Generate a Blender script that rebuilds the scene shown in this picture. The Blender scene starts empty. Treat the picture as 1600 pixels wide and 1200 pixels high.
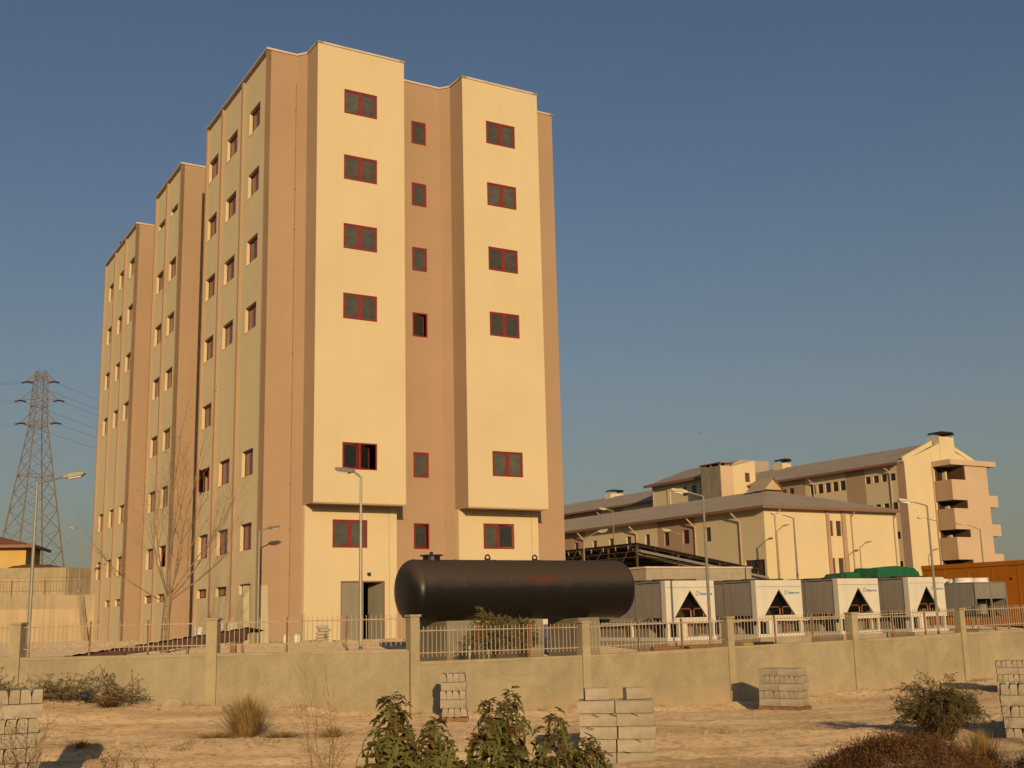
import bpy, math, random
from mathutils import Vector, Matrix, noise
R = math.radians
random.seed(11)
scene = bpy.context.scene
C = scene.collection

# ------------------------------------------------------------------ camera, sky, sun
CAMZ = 0.9
cd = bpy.data.cameras.new('camera'); cam = bpy.data.objects.new('camera', cd); C.objects.link(cam)
cd.sensor_width = 36.0; cd.lens = 36.0 * 1821.5 / 1600.0; cd.clip_start = 0.1; cd.clip_end = 6000
cam.matrix_world = Matrix.Translation((0, 0, CAMZ)) @ Matrix.Rotation(R(90 + 11.3228), 4, 'X') @ Matrix.Rotation(R(-1.3359), 4, 'Z')
scene.camera = cam

SUN_EL, SUN_AZ = 13.6, 10.0          # elevation, degrees to the right of straight behind the camera
world = bpy.data.worlds.new('World'); scene.world = world; world.use_nodes = True
nt = world.node_tree; nt.nodes.clear()
wo = nt.nodes.new('ShaderNodeOutputWorld'); bg = nt.nodes.new('ShaderNodeBackground')
sky = nt.nodes.new('ShaderNodeTexSky'); sky.sky_type = 'NISHITA'; sky.sun_disc = False
sky.sun_elevation = R(SUN_EL); sky.sun_rotation = R(180 - SUN_AZ)
sky.altitude = 100; sky.air_density = 1.0; sky.dust_density = 2.6; sky.ozone_density = 3.2
wb = nt.nodes.new('ShaderNodeMix'); wb.data_type = 'RGBA'; wb.blend_type = 'MULTIPLY'
wb.inputs[0].default_value = 1.0; wb.inputs[7].default_value = (0.92, 0.91, 0.90, 1)
nt.links.new(sky.outputs[0], wb.inputs[6]); 
# evening dust haze: the same all round the horizon, thinning out with elevation
wtc = nt.nodes.new('ShaderNodeTexCoord'); wsx = nt.nodes.new('ShaderNodeSeparateXYZ'); nt.links.new(wtc.outputs['Generated'], wsx.inputs[0])
wab = nt.nodes.new('ShaderNodeMath'); wab.operation = 'ABSOLUTE'; nt.links.new(wsx.outputs[2], wab.inputs[0])
wml = nt.nodes.new('ShaderNodeMath'); wml.operation = 'MULTIPLY'; wml.inputs[1].default_value = -5.2; nt.links.new(wab.outputs[0], wml.inputs[0])
wex = nt.nodes.new('ShaderNodeMath'); wex.operation = 'EXPONENT'; nt.links.new(wml.outputs[0], wex.inputs[0])
wsc = nt.nodes.new('ShaderNodeMath'); wsc.operation = 'MULTIPLY'; wsc.inputs[1].default_value = 0.9; nt.links.new(wex.outputs[0], wsc.inputs[0])
whz = nt.nodes.new('ShaderNodeMix'); whz.data_type = 'RGBA'; whz.inputs[7].default_value = (3.5, 3.35, 2.35, 1); nt.links.new(wsc.outputs[0], whz.inputs[0]); nt.links.new(wb.outputs[2], whz.inputs[6])
nt.links.new(whz.outputs[2], bg.inputs[0])
bg.inputs[1].default_value = 0.078
nt.links.new(bg.outputs[0], wo.inputs[0])

sl = bpy.data.lights.new('sun', 'SUN'); sun = bpy.data.objects.new('sun', sl); C.objects.link(sun)
sl.energy = 3.75; sl.angle = R(0.53); sl.color = (1.0, 0.70, 0.36)
to_sun = Vector((math.sin(R(SUN_AZ)) * math.cos(R(SUN_EL)), -math.cos(R(SUN_AZ)) * math.cos(R(SUN_EL)), math.sin(R(SUN_EL))))
sun.rotation_euler = to_sun.to_track_quat('Z', 'Y').to_euler(); sun.location = (20, -60, 40)

vs = scene.view_settings
vs.view_transform = 'Standard'; vs.look = 'None'; vs.gamma = 1.0; vs.exposure = 0.0; vs.use_curve_mapping = False

# ------------------------------------------------------------------ helpers
TH = R(31.0776)
OX, OY = -11.3333, 51.5426
EX = Vector((math.cos(TH), math.sin(TH), 0)); EY = Vector((-math.sin(TH), math.cos(TH), 0))

class MB:
    def __init__(self): self.v = []; self.f = []
    def quad(self, a, b, c, d):
        n = len(self.v); self.v += [tuple(a), tuple(b), tuple(c), tuple(d)]; self.f.append((n, n+1, n+2, n+3)); return self
    def poly(self, pts):
        n = len(self.v); self.v += [tuple(p) for p in pts]; self.f.append(tuple(range(n, n+len(pts)))); return self
    def box(self, x0, x1, y0, y1, z0, z1):
        n = len(self.v)
        self.v += [(x0,y0,z0),(x1,y0,z0),(x1,y1,z0),(x0,y1,z0),(x0,y0,z1),(x1,y0,z1),(x1,y1,z1),(x0,y1,z1)]
        self.f += [tuple(n+i for i in q) for q in ((0,3,2,1),(4,5,6,7),(0,1,5,4),(1,2,6,5),(2,3,7,6),(3,0,4,7))]; return self
    def prism(self, prof, fn, a, b):
        """profile points (u,v), fn(u,v,w)->xyz, extruded from w=a to w=b"""
        n = len(self.v); k = len(prof)
        self.v += [tuple(fn(u, v, a)) for u, v in prof] + [tuple(fn(u, v, b)) for u, v in prof]
        self.f += [tuple(n+i for i in range(k))[::-1], tuple(n+k+i for i in range(k))]
        self.f += [(n+i, n+(i+1) % k, n+k+(i+1) % k, n+k+i) for i in range(k)]; return self
    def tube(self, p, q, r, r2=None, n=8, caps=True):
        p = Vector(p); q = Vector(q); r2 = r if r2 is None else r2
        d = (q-p)
        if d.length < 1e-6: return self
        d.normalize(); a = d.orthogonal().normalized(); b = d.cross(a); m = len(self.v)
        for c, rr in ((p, r), (q, r2)):
            for i in range(n):
                t = 2*math.pi*i/n; self.v.append(tuple(c + (a*math.cos(t)+b*math.sin(t))*rr))
        self.f += [(m+i, m+(i+1) % n, m+n+(i+1) % n, m+n+i) for i in range(n)]
        if caps: self.f += [tuple(m+i for i in range(n))[::-1], tuple(m+n+i for i in range(n))]
        return self
    def path(self, pts, r, n=6):
        pts = [Vector(p) for p in pts]; k = len(pts); m = len(self.v)
        rs = r if isinstance(r, (list, tuple)) else [r]*k
        a = None
        for i in range(k):
            d = (pts[min(i+1, k-1)]-pts[max(i-1, 0)]).normalized()
            if a is None: a = d.orthogonal().normalized()
            a = (a - d*a.dot(d)).normalized(); b = d.cross(a)
            for j in range(n):
                t = 2*math.pi*j/n; self.v.append(tuple(pts[i]+(a*math.cos(t)+b*math.sin(t))*rs[i]))
        for i in range(k-1):
            for j in range(n):
                self.f.append((m+i*n+j, m+i*n+(j+1) % n, m+(i+1)*n+(j+1) % n, m+(i+1)*n+j))
        self.f += [tuple(m+j for j in range(n))[::-1], tuple(m+(k-1)*n+j for j in range(n))]; return self
    def lathe(self, prof, fn, n=24):
        """prof (radius, axial); fn(x,y,axial)->xyz"""
        m = len(self.v); k = len(prof)
        for rr, ax in prof:
            for j in range(n):
                t = 2*math.pi*j/n; self.v.append(tuple(fn(rr*math.cos(t), rr*math.sin(t), ax)))
        for i in range(k-1):
            for j in range(n):
                self.f.append((m+i*n+j, m+i*n+(j+1) % n, m+(i+1)*n+(j+1) % n, m+(i+1)*n+j))
        return self
    def wall(self, fn, U, Z, ops, d):
        us = sorted(set([U[0], U[1]] + [x for o in ops for x in o[:2]])); zs = sorted(set([Z[0], Z[1]] + [x for o in ops for x in o[2:4]]))
        for a, b in zip(us, us[1:]):
            for e, g in zip(zs, zs[1:]):
                mu, mz = (a+b)/2, (e+g)/2
                if any(o[0] < mu < o[1] and o[2] < mz < o[3] for o in ops): continue
                self.quad(fn(a, e, 0), fn(b, e, 0), fn(b, g, 0), fn(a, g, 0))
        for a, b, e, g in ops:
            self.quad(fn(a, e, 0), fn(b, e, 0), fn(b, e, d), fn(a, e, d)); self.quad(fn(a, g, 0), fn(b, g, 0), fn(b, g, d), fn(a, g, d))
            self.quad(fn(a, e, 0), fn(a, g, 0), fn(a, g, d), fn(a, e, d)); self.quad(fn(b, e, 0), fn(b, g, 0), fn(b, g, d), fn(b, e, d))
        return self
    def mesh(self, name, m, smooth=False):
        me = bpy.data.meshes.new(name); me.from_pydata(self.v, [], self.f); me.update()
        if m: me.materials.append(m)
        if smooth:
            me.polygons.foreach_set('use_smooth', [True]*len(me.polygons))
            try: me.set_sharp_from_angle(angle=R(40))
            except Exception: pass
        return me
    def build(self, name, m, parent=None, loc=(0, 0, 0), smooth=False, rz=0):
        return add(name, self.mesh(name, m, smooth), parent, loc, rz)

def add(name, me, parent=None, loc=(0, 0, 0), rz=0):
    o = bpy.data.objects.new(name, me); C.objects.link(o); o.location = loc; o.rotation_euler = (0, 0, rz)
    if parent: o.parent = parent
    return o
def tag(o, label, cat, group=None):
    o['label'] = label; o['category'] = cat
    if group: o['group'] = group
    return o
def thing(name, label, cat, loc=(0, 0, 0), rz=0, group=None):
    return tag(add(name, None, None, loc, rz), label, cat, group)
def struct(o): o['kind'] = 'structure'; return o
def stuff(o, label=None, cat=None):
    o['kind'] = 'stuff'
    if label: o['label'] = label; o['category'] = cat
    return o
def fbm(x, y, s, oct=4):
    return noise.fractal(Vector((x*s, y*s, 3.7)), 1.0, 2.0, oct)
def sstep(a, b, x):
    t = max(0.0, min(1.0, (x-a)/(b-a))); return t*t*(3-2*t)
def lerpt(tab, x):
    if x <= tab[0][0]: return tab[0][1]
    for (a, va), (b, vb) in zip(tab, tab[1:]):
        if x <= b: return va+(vb-va)*sstep(a, b, x)
    return tab[-1][1]

# ------------------------------------------------------------------ materials
def mat(name, col, rough=0.9, var=0.12, scale=3.0, bump=0.0, bscale=40.0, metal=0.0, col2=None, spec=0.3, streak=0.0, fine=0.0, drough=0.0, transl=0.0):
    m = bpy.data.materials.new(name); m.use_nodes = True; n = m.node_tree.nodes; L = m.node_tree.links
    b = n['Principled BSDF']; b.inputs['Roughness'].default_value = rough; b.inputs['Metallic'].default_value = metal
    b.inputs['Specular IOR Level'].default_value = spec
    if drough: b.inputs['Diffuse Roughness'].default_value = drough
    c2 = col2 or tuple(x*(1-2*var) for x in col)
    tc = n.new('ShaderNodeTexCoord'); src = tc.outputs['Object']
    nz = n.new('ShaderNodeTexNoise'); nz.inputs['Scale'].default_value = scale; nz.inputs['Detail'].default_value = 6; nz.inputs['Roughness'].default_value = 0.6
    L.new(src, nz.inputs['Vector'])
    rp = n.new('ShaderNodeMapRange'); rp.inputs[1].default_value = 0.32; rp.inputs[2].default_value = 0.68; L.new(nz.outputs[0], rp.inputs[0])
    mx = n.new('ShaderNodeMix'); mx.data_type = 'RGBA'; mx.inputs[6].default_value = (*col, 1); mx.inputs[7].default_value = (*c2, 1)
    L.new(rp.outputs[0], mx.inputs[0]); out = mx.outputs[2]
    if streak:
        mp = n.new('ShaderNodeMapping'); mp.inputs['Scale'].default_value = (2.2, 2.2, 0.07); L.new(src, mp.inputs[0])
        n2 = n.new('ShaderNodeTexNoise'); n2.inputs['Scale'].default_value = 1.6; n2.inputs['Detail'].default_value = 5; L.new(mp.outputs[0], n2.inputs['Vector'])
        r2 = n.new('ShaderNodeMapRange'); r2.inputs[1].default_value = 0.45; r2.inputs[2].default_value = 0.8; r2.inputs[3].default_value = 1.0; r2.inputs[4].default_value = 1-streak; L.new(n2.outputs[0], r2.inputs[0])
        m2 = n.new('ShaderNodeMix'); m2.data_type = 'RGBA'; m2.blend_type = 'MULTIPLY'; m2.inputs[0].default_value = 1; L.new(out, m2.inputs[6]); L.new(r2.outputs[0], m2.inputs[7]); out = m2.outputs[2]
    if fine:
        n3 = n.new('ShaderNodeTexNoise'); n3.inputs['Scale'].default_value = bscale; n3.inputs['Detail'].default_value = 3; L.new(src, n3.inputs['Vector'])
        r3 = n.new('ShaderNodeMapRange'); r3.inputs[1].default_value = 0.3; r3.inputs[2].default_value = 0.7; r3.inputs[3].default_value = 1-fine; r3.inputs[4].default_value = 1+fine; L.new(n3.outputs[0], r3.inputs[0])
        m3 = n.new('ShaderNodeMix'); m3.data_type = 'RGBA'; m3.blend_type = 'MULTIPLY'; m3.inputs[0].default_value = 1; L.new(out, m3.inputs[6]); L.new(r3.outputs[0], m3.inputs[7]); out = m3.outputs[2]
    L.new(out, b.inputs['Base Color'])
    if bump:
        nb = n.new('ShaderNodeTexNoise'); nb.inputs['Scale'].default_value = bscale; nb.inputs['Detail'].default_value = 5; L.new(src, nb.inputs['Vector'])
        bp = n.new('ShaderNodeBump'); bp.inputs['Strength'].default_value = bump; bp.inputs['Distance'].default_value = 0.03; L.new(nb.outputs[0], bp.inputs['Height']); L.new(bp.outputs[0], b.inputs['Normal'])
    if transl:
        b.inputs['Transmission Weight'].default_value = 0
        tr = n.new('ShaderNodeBsdfTranslucent'); L.new(out, tr.inputs[0]); ms = n.new('ShaderNodeMixShader'); ms.inputs[0].default_value = transl
        L.new(b.outputs[0], ms.inputs[1]); L.new(tr.outputs[0], ms.inputs[2]); L.new(ms.outputs[0], n['Material Output'].inputs[0])
    return m

M = {}
M['cream'] = mat('cream render', (0.635, 0.53, 0.335), 0.92, 0.035, 0.35, 0.15, 60, streak=0.025, fine=0.03, drough=0.18)
M['brown'] = mat('brown render', (0.405, 0.28, 0.183), 0.92, 0.04, 0.35, 0.15, 60, streak=0.03, fine=0.03, drough=0.18)
M['rib'] = mat('rib render', (0.42, 0.29, 0.185), 0.92, 0.04, 0.35, 0.1, 60, streak=0.03, drough=0.18)
M['pink'] = mat('pink render', (0.56, 0.415, 0.285), 0.92, 0.04, 0.35, streak=0.06)
M['coping'] = mat('coping stone', (0.62, 0.50, 0.42), 0.8, 0.1, 1.0)
M['redframe'] = mat('red window frame', (0.23, 0.022, 0.018), 0.5, 0.1, 3.0, spec=0.4)
M['dust_glass'] = mat('dusty window glass', (0.085, 0.085, 0.07), 0.28, 0.18, 2.2, spec=0.35, fine=0.12)
M['dark_glass'] = mat('clean window glass', (0.02, 0.02, 0.018), 0.12, 0.2, 2.0, spec=0.5)
M['shade_brown'] = mat('balcony shade colour', (0.11, 0.06, 0.04), 0.9)  # stands in for the shade inside the balcony openings
M['side_glass'] = mat('sky glint side glass', (0.17, 0.155, 0.12), 0.14, 0.25, 1.5, spec=0.6)  # paler base colour imitates sky reflected in the left-face panes
M['interior'] = mat('dark interior', (0.03, 0.025, 0.02), 0.95)
M['door'] = mat('grey door paint', (0.25, 0.23, 0.175), 0.55, 0.06, 1.2, streak=0.08)
M['roofing'] = mat('roof membrane', (0.2, 0.18, 0.16), 0.9)
M['plaster'] = mat('boundary wall plaster', (0.37, 0.31, 0.20), 0.95, 0.09, 0.55, 0.35, 25, streak=0.10, fine=0.05)
M['plaster2'] = mat('pillar plaster', (0.40, 0.33, 0.205), 0.95, 0.08, 0.9, 0.3, 25, streak=0.10, fine=0.05)
M['rust'] = mat('rusty steel', (0.30, 0.15, 0.06), 0.85, 0.2, 9.0, 0.2, 50, col2=(0.16, 0.07, 0.03))
M['railpaint'] = mat('primed rail paint', (0.44, 0.37, 0.28), 0.75, 0.15, 7.0, col2=(0.33, 0.18, 0.08))
M['barpaint'] = mat('grey bar paint', (0.45, 0.40, 0.32), 0.6, 0.15, 7.0, col2=(0.35, 0.28, 0.20))
M['rust_dk'] = mat('dark rusty steel', (0.13, 0.075, 0.045), 0.85, 0.2, 5.0)
M['galv'] = mat('galvanised steel', (0.30, 0.275, 0.225), 0.5, 0.12, 4.0, metal=0.3, spec=0.4)
M['lamp_lens'] = mat('lamp cover', (0.62, 0.60, 0.54), 0.25, 0.05, 3.0, spec=0.6)
M['tank'] = mat('black tank paint', (0.012, 0.0095, 0.0075), 0.46, 0.08, 1.4, 0.02, 12, spec=0.45, fine=0.04)
M['tank_red'] = mat('red stencil paint', (0.20, 0.02, 0.012), 0.7, 0.25, 14.0)
M['concrete'] = mat('raw concrete', (0.40, 0.34, 0.25), 0.95, 0.12, 1.5, 0.35, 20, streak=0.15, fine=0.06)
M['concrete_dk'] = mat('weathered concrete', (0.33, 0.285, 0.205), 0.95, 0.15, 0.8, 0.35, 20, streak=0.25, fine=0.06)
M['saddle'] = mat('shuttered concrete', (0.27, 0.23, 0.165), 0.95, 0.15, 0.8, 0.35, 20, streak=0.2, fine=0.06)
M['kerb'] = mat('kerb concrete', (0.40, 0.335, 0.24), 0.95, 0.12, 5.0, 0.5, 60, fine=0.08)
M['kerb2'] = mat('pale kerb concrete', (0.455, 0.385, 0.285), 0.95, 0.14, 5.0, 0.5, 60, fine=0.08)
M['wood'] = mat('pallet wood', (0.30, 0.17, 0.08), 0.9, 0.2, 6.0, 0.3, 40)
M['paleboard'] = mat('pale board', (0.50, 0.43, 0.28), 0.8, 0.06, 1.5, streak=0.08)
M['white_metal'] = mat('off-white sheet metal', (0.66, 0.615, 0.52), 0.5, 0.05, 1.5, spec=0.4, streak=0.08)
M['coil'] = mat('grey condenser coil', (0.39, 0.345, 0.295), 0.6, 0.1, 1.3, 0.5, 90, metal=0.2, streak=0.2)
M['grey_metal'] = mat('grey sheet metal', (0.30, 0.28, 0.25), 0.5, 0.08, 2.0, metal=0.3)
M['dark_metal'] = mat('dark steel', (0.045, 0.032, 0.024), 0.7, 0.2, 3.0)
M['copper'] = mat('copper pipe', (0.36, 0.14, 0.07), 0.45, 0.2, 5.0, metal=0.5)
M['blue_paint'] = mat('blue lettering', (0.02, 0.17, 0.42), 0.6, 0.05, 3.0)
M['green_tarp'] = mat('green tarpaulin', (0.018, 0.13, 0.045), 0.45, 0.15, 2.5, 0.5, 8, spec=0.4)
M['orange'] = mat('orange container paint', (0.46, 0.15, 0.010), 0.6, 0.1, 1.0, 0.1, 8, spec=0.3, streak=0.12)
M['rooftile'] = mat('grey-brown sheet roof', (0.40, 0.335, 0.26), 0.85, 0.08, 0.4, 0.1, 30)
M['fascia'] = mat('red-brown gutter', (0.25, 0.125, 0.08), 0.6, 0.08, 2.0)
M['pipe_tan'] = mat('tan downpipe', (0.50, 0.37, 0.24), 0.55, 0.08, 2.0)
M['redtile'] = mat('red tile roof', (0.29, 0.105, 0.05), 0.9, 0.15, 1.0)
M['yellow'] = mat('yellow house wall', (0.58, 0.40, 0.13), 0.9, 0.06, 0.5)
M['lattice'] = mat('weathered lattice steel', (0.27, 0.21, 0.14), 0.7, 0.15, 1.0, metal=0.2)
M['ceramic'] = mat('dark insulator', (0.06, 0.03, 0.02), 0.4)
M['wire'] = mat('conductor wire', (0.10, 0.09, 0.08), 0.6)
M['bark'] = mat('grey bark', (0.33, 0.245, 0.15), 0.95, 0.25, 6.0, 0.6, 25)
M['twig'] = mat('dry twig', (0.25, 0.165, 0.085), 0.95, 0.25, 6.0)
M['deadleaf'] = mat('dead leaf', (0.19, 0.09, 0.035), 0.9, 0.3, 20.0, transl=0.2)
M['figleaf'] = mat('fig leaf', (0.125, 0.14, 0.034), 0.55, 0.25, 5.0, 0.3, 40, col2=(0.18, 0.155, 0.04), spec=0.35, transl=0.25)
M['figleaf2'] = mat('tired fig leaf', (0.12, 0.095, 0.022), 0.6, 0.25, 5.0, 0.3, 40, col2=(0.19, 0.11, 0.03), spec=0.3, transl=0.25)
M['narrowleaf'] = mat('narrow leaf', (0.062, 0.070, 0.022), 0.6, 0.3, 9.0, col2=(0.17, 0.115, 0.04), transl=0.2)
M['oliveleaf'] = mat('drying leaf', (0.125, 0.125, 0.042), 0.6, 0.3, 9.0, col2=(0.2, 0.14, 0.06), transl=0.2)
M['straw'] = mat('straw', (0.42, 0.28, 0.10), 0.9, 0.3, 12.0, col2=(0.24, 0.13, 0.045), transl=0.2)
M['brush'] = mat('dry brush', (0.10, 0.045, 0.018), 0.95, 0.3, 8.0, col2=(0.17, 0.09, 0.03), transl=0.1)
M['stone'] = mat('pale limestone', (0.50, 0.39, 0.255), 0.95, 0.15, 3.0, 0.5, 20, drough=0.8)
M['soil'] = mat('rust brown earth', (0.25, 0.12, 0.055), 0.95, 0.2, 2.0, 0.6, 10)
M['sack'] = mat('paper sack', (0.52, 0.43, 0.31), 0.9, 0.1, 4.0)
M['white'] = mat('white plastic', (0.7, 0.66, 0.6), 0.6, 0.06, 3.0)
M['brickred'] = mat('clay brick', (0.42, 0.20, 0.10), 0.95, 0.2, 6.0)
M['slate_sheet'] = mat('rust brown sheet', (0.10, 0.045, 0.03), 0.8, 0.2, 3.0)
M['duct'] = mat('shiny duct', (0.55, 0.5, 0.42), 0.2, 0.1, 4.0, metal=0.9)
M['navy'] = mat('navy plastic', (0.02, 0.025, 0.06), 0.6)
M['yellow_pipe'] = mat('yellow pipe', (0.5, 0.3, 0.03), 0.5)

def ground_mat(name, c1, c2, c3):
    m = bpy.data.materials.new(name); m.use_nodes = True; n = m.node_tree.nodes; L = m.node_tree.links; b = n['Principled BSDF']
    b.inputs['Roughness'].default_value = 1; b.inputs['Specular IOR Level'].default_value = 0.1; b.inputs['Diffuse Roughness'].default_value = 1.0
    tc = n.new('ShaderNodeTexCoord')
    def nz(scale, det=6, stretch=None):
        t = n.new('ShaderNodeTexNoise'); t.inputs['Scale'].default_value = scale; t.inputs['Detail'].default_value = det; t.inputs['Roughness'].default_value = 0.62
        if stretch:
            mp = n.new('ShaderNodeMapping'); mp.inputs['Scale'].default_value = stretch; mp.inputs['Rotation'].default_value = (0, 0, R(-8)); L.new(tc.outputs['Object'], mp.inputs[0]); L.new(mp.outputs[0], t.inputs['Vector'])
        else: L.new(tc.outputs['Object'], t.inputs['Vector'])
        return t.outputs[0]
    def rng(x, a, b_):
        r = n.new('ShaderNodeMapRange'); r.inputs[1].default_value = a; r.inputs[2].default_value = b_; L.new(x, r.inputs[0]); return r.outputs[0]
    def mix(f, a, b_):
        x = n.new('ShaderNodeMix'); x.data_type = 'RGBA'; L.new(f, x.inputs[0])
        for i, c in ((6, a), (7, b_)):
            if isinstance(c, tuple): x.inputs[i].default_value = (*c, 1)
            else: L.new(c, x.inputs[i])
        return x.outputs[2]
    o = mix(rng(nz(1.0, 6, (0.12, 0.5, 1)), 0.4, 0.62), c1, c2)
    o = mix(rng(nz(0.45), 0.52, 0.72), o, c3)
    o = mix(rng(nz(6.0, 6), 0.50, 0.72), o, tuple(x*0.62 for x in c2))
    o = mix(rng(nz(30.0, 3), 0.63, 0.72), o, tuple(min(1, x*1.25) for x in c1))
    L.new(o, b.inputs['Base Color'])
    bp = n.new('ShaderNodeBump'); bp.inputs['Strength'].default_value = 1.0; bp.inputs['Distance'].default_value = 0.055; L.new(nz(7.0, 8), bp.inputs['Height'])
    bp2 = n.new('ShaderNodeBump'); bp2.inputs['Strength'].default_value = 0.6; bp2.inputs['Distance'].default_value = 0.02; L.new(nz(38.0, 4), bp2.inputs['Height']); L.new(bp.outputs[0], bp2.inputs['Normal'])
    L.new(bp2.outputs[0], b.inputs['Normal'])
    return m
M['dirt'] = ground_mat('pale dirt road', (0.54, 0.405, 0.255), (0.38, 0.275, 0.17), (0.42, 0.27, 0.13))
M['yard'] = ground_mat('dusty yard', (0.55, 0.44, 0.31), (0.43, 0.34, 0.24), (0.48, 0.32, 0.21))

# browner and rougher wherever the tank surface faces up
def upward_tank_tone():
    m = M['tank']; n = m.node_tree.nodes; L = m.node_tree.links; b = n['Principled BSDF']
    old = b.inputs['Base Color'].links[0].from_socket
    ge = n.new('ShaderNodeTexCoord'); sx = n.new('ShaderNodeSeparateXYZ'); L.new(ge.outputs['Normal'], sx.inputs[0])
    nz = n.new('ShaderNodeTexNoise'); nz.inputs['Scale'].default_value = 3.0; nz.inputs['Detail'].default_value = 6; L.new(ge.outputs['Object'], nz.inputs['Vector'])
    ad = n.new('ShaderNodeMath'); ad.operation = 'MULTIPLY_ADD'; ad.inputs[1].default_value = 0.25; L.new(nz.outputs[0], ad.inputs[0]); L.new(sx.outputs[2], ad.inputs[2])
    mr = n.new('ShaderNodeMapRange'); mr.interpolation_type = 'SMOOTHSTEP'; mr.inputs[1].default_value = 0.10; mr.inputs[2].default_value = 0.55; L.new(ad.outputs[0], mr.inputs[0])
    mx = n.new('ShaderNodeMix'); mx.data_type = 'RGBA'; mx.inputs[7].default_value = (0.050, 0.036, 0.024, 1); L.new(mr.outputs[0], mx.inputs[0]); L.new(old, mx.inputs[6]); L.new(mx.outputs[2], b.inputs['Base Color'])
    r = n.new('ShaderNodeMapRange'); r.inputs[3].default_value = 0.38; r.inputs[4].default_value = 0.75; L.new(mr.outputs[0], r.inputs[0]); L.new(r.outputs[0], b.inputs['Roughness'])
upward_tank_tone()
def splash(m, z0, z1, col):
    n = m.node_tree.nodes; L = m.node_tree.links; b = n['Principled BSDF']; old = b.inputs['Base Color'].links[0].from_socket
    tc = n.new('ShaderNodeTexCoord'); sx = n.new('ShaderNodeSeparateXYZ'); L.new(tc.outputs['Object'], sx.inputs[0])
    nz = n.new('ShaderNodeTexNoise'); nz.inputs['Scale'].default_value = 1.1; nz.inputs['Detail'].default_value = 8; nz.inputs['Roughness'].default_value = 0.7; L.new(tc.outputs['Object'], nz.inputs['Vector'])
    ad = n.new('ShaderNodeMath'); ad.operation = 'MULTIPLY_ADD'; ad.inputs[1].default_value = -0.9; L.new(nz.outputs[0], ad.inputs[0]); L.new(sx.outputs[2], ad.inputs[2])
    mr = n.new('ShaderNodeMapRange'); mr.inputs[1].default_value = z0; mr.inputs[2].default_value = z1; mr.inputs[3].default_value = 0.75; mr.inputs[4].default_value = 0.0; L.new(ad.outputs[0], mr.inputs[0])
    mx = n.new('ShaderNodeMix'); mx.data_type = 'RGBA'; mx.inputs[7].default_value = (*col, 1); L.new(mr.outputs[0], mx.inputs[0]); L.new(old, mx.inputs[6])
    n4 = n.new('ShaderNodeTexNoise'); n4.inputs['Scale'].default_value = 0.8; n4.inputs['Detail'].default_value = 9; n4.inputs['Roughness'].default_value = 0.72; n4.inputs['Distortion'].default_value = 1.2; L.new(tc.outputs['Object'], n4.inputs['Vector'])
    r4 = n.new('ShaderNodeMapRange'); r4.inputs[1].default_value = 0.35; r4.inputs[2].default_value = 0.65; r4.inputs[3].default_value = 0.86; r4.inputs[4].default_value = 1.12; L.new(n4.outputs[0], r4.inputs[0])
    m4 = n.new('ShaderNodeMix'); m4.data_type = 'RGBA'; m4.blend_type = 'MULTIPLY'; m4.inputs[0].default_value = 1; L.new(mx.outputs[2], m4.inputs[6]); L.new(r4.outputs[0], m4.inputs[7]); L.new(m4.outputs[2], b.inputs['Base Color'])
splash(M['plaster'], -2.05, -1.35, (0.42, 0.31, 0.185)); splash(M['plaster2'], -2.05, -1.35, (0.42, 0.31, 0.185))
def vary_glass(m, lo, hi):
    n = m.node_tree.nodes; L = m.node_tree.links; b = n['Principled BSDF']; old = b.inputs['Base Color'].links[0].from_socket
    oi = n.new('ShaderNodeObjectInfo'); r = n.new('ShaderNodeMapRange'); r.inputs[3].default_value = lo; r.inputs[4].default_value = hi; L.new(oi.outputs['Random'], r.inputs[0])
    mx = n.new('ShaderNodeMix'); mx.data_type = 'RGBA'; mx.blend_type = 'MULTIPLY'; mx.inputs[0].default_value = 1; L.new(old, mx.inputs[6]); L.new(r.outputs[0], mx.inputs[7]); L.new(mx.outputs[2], b.inputs['Base Color'])
vary_glass(M['dust_glass'], 0.7, 1.35); vary_glass(M['side_glass'], 0.45, 1.5); vary_glass(M['dark_glass'], 0.6, 2.6)

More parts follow.
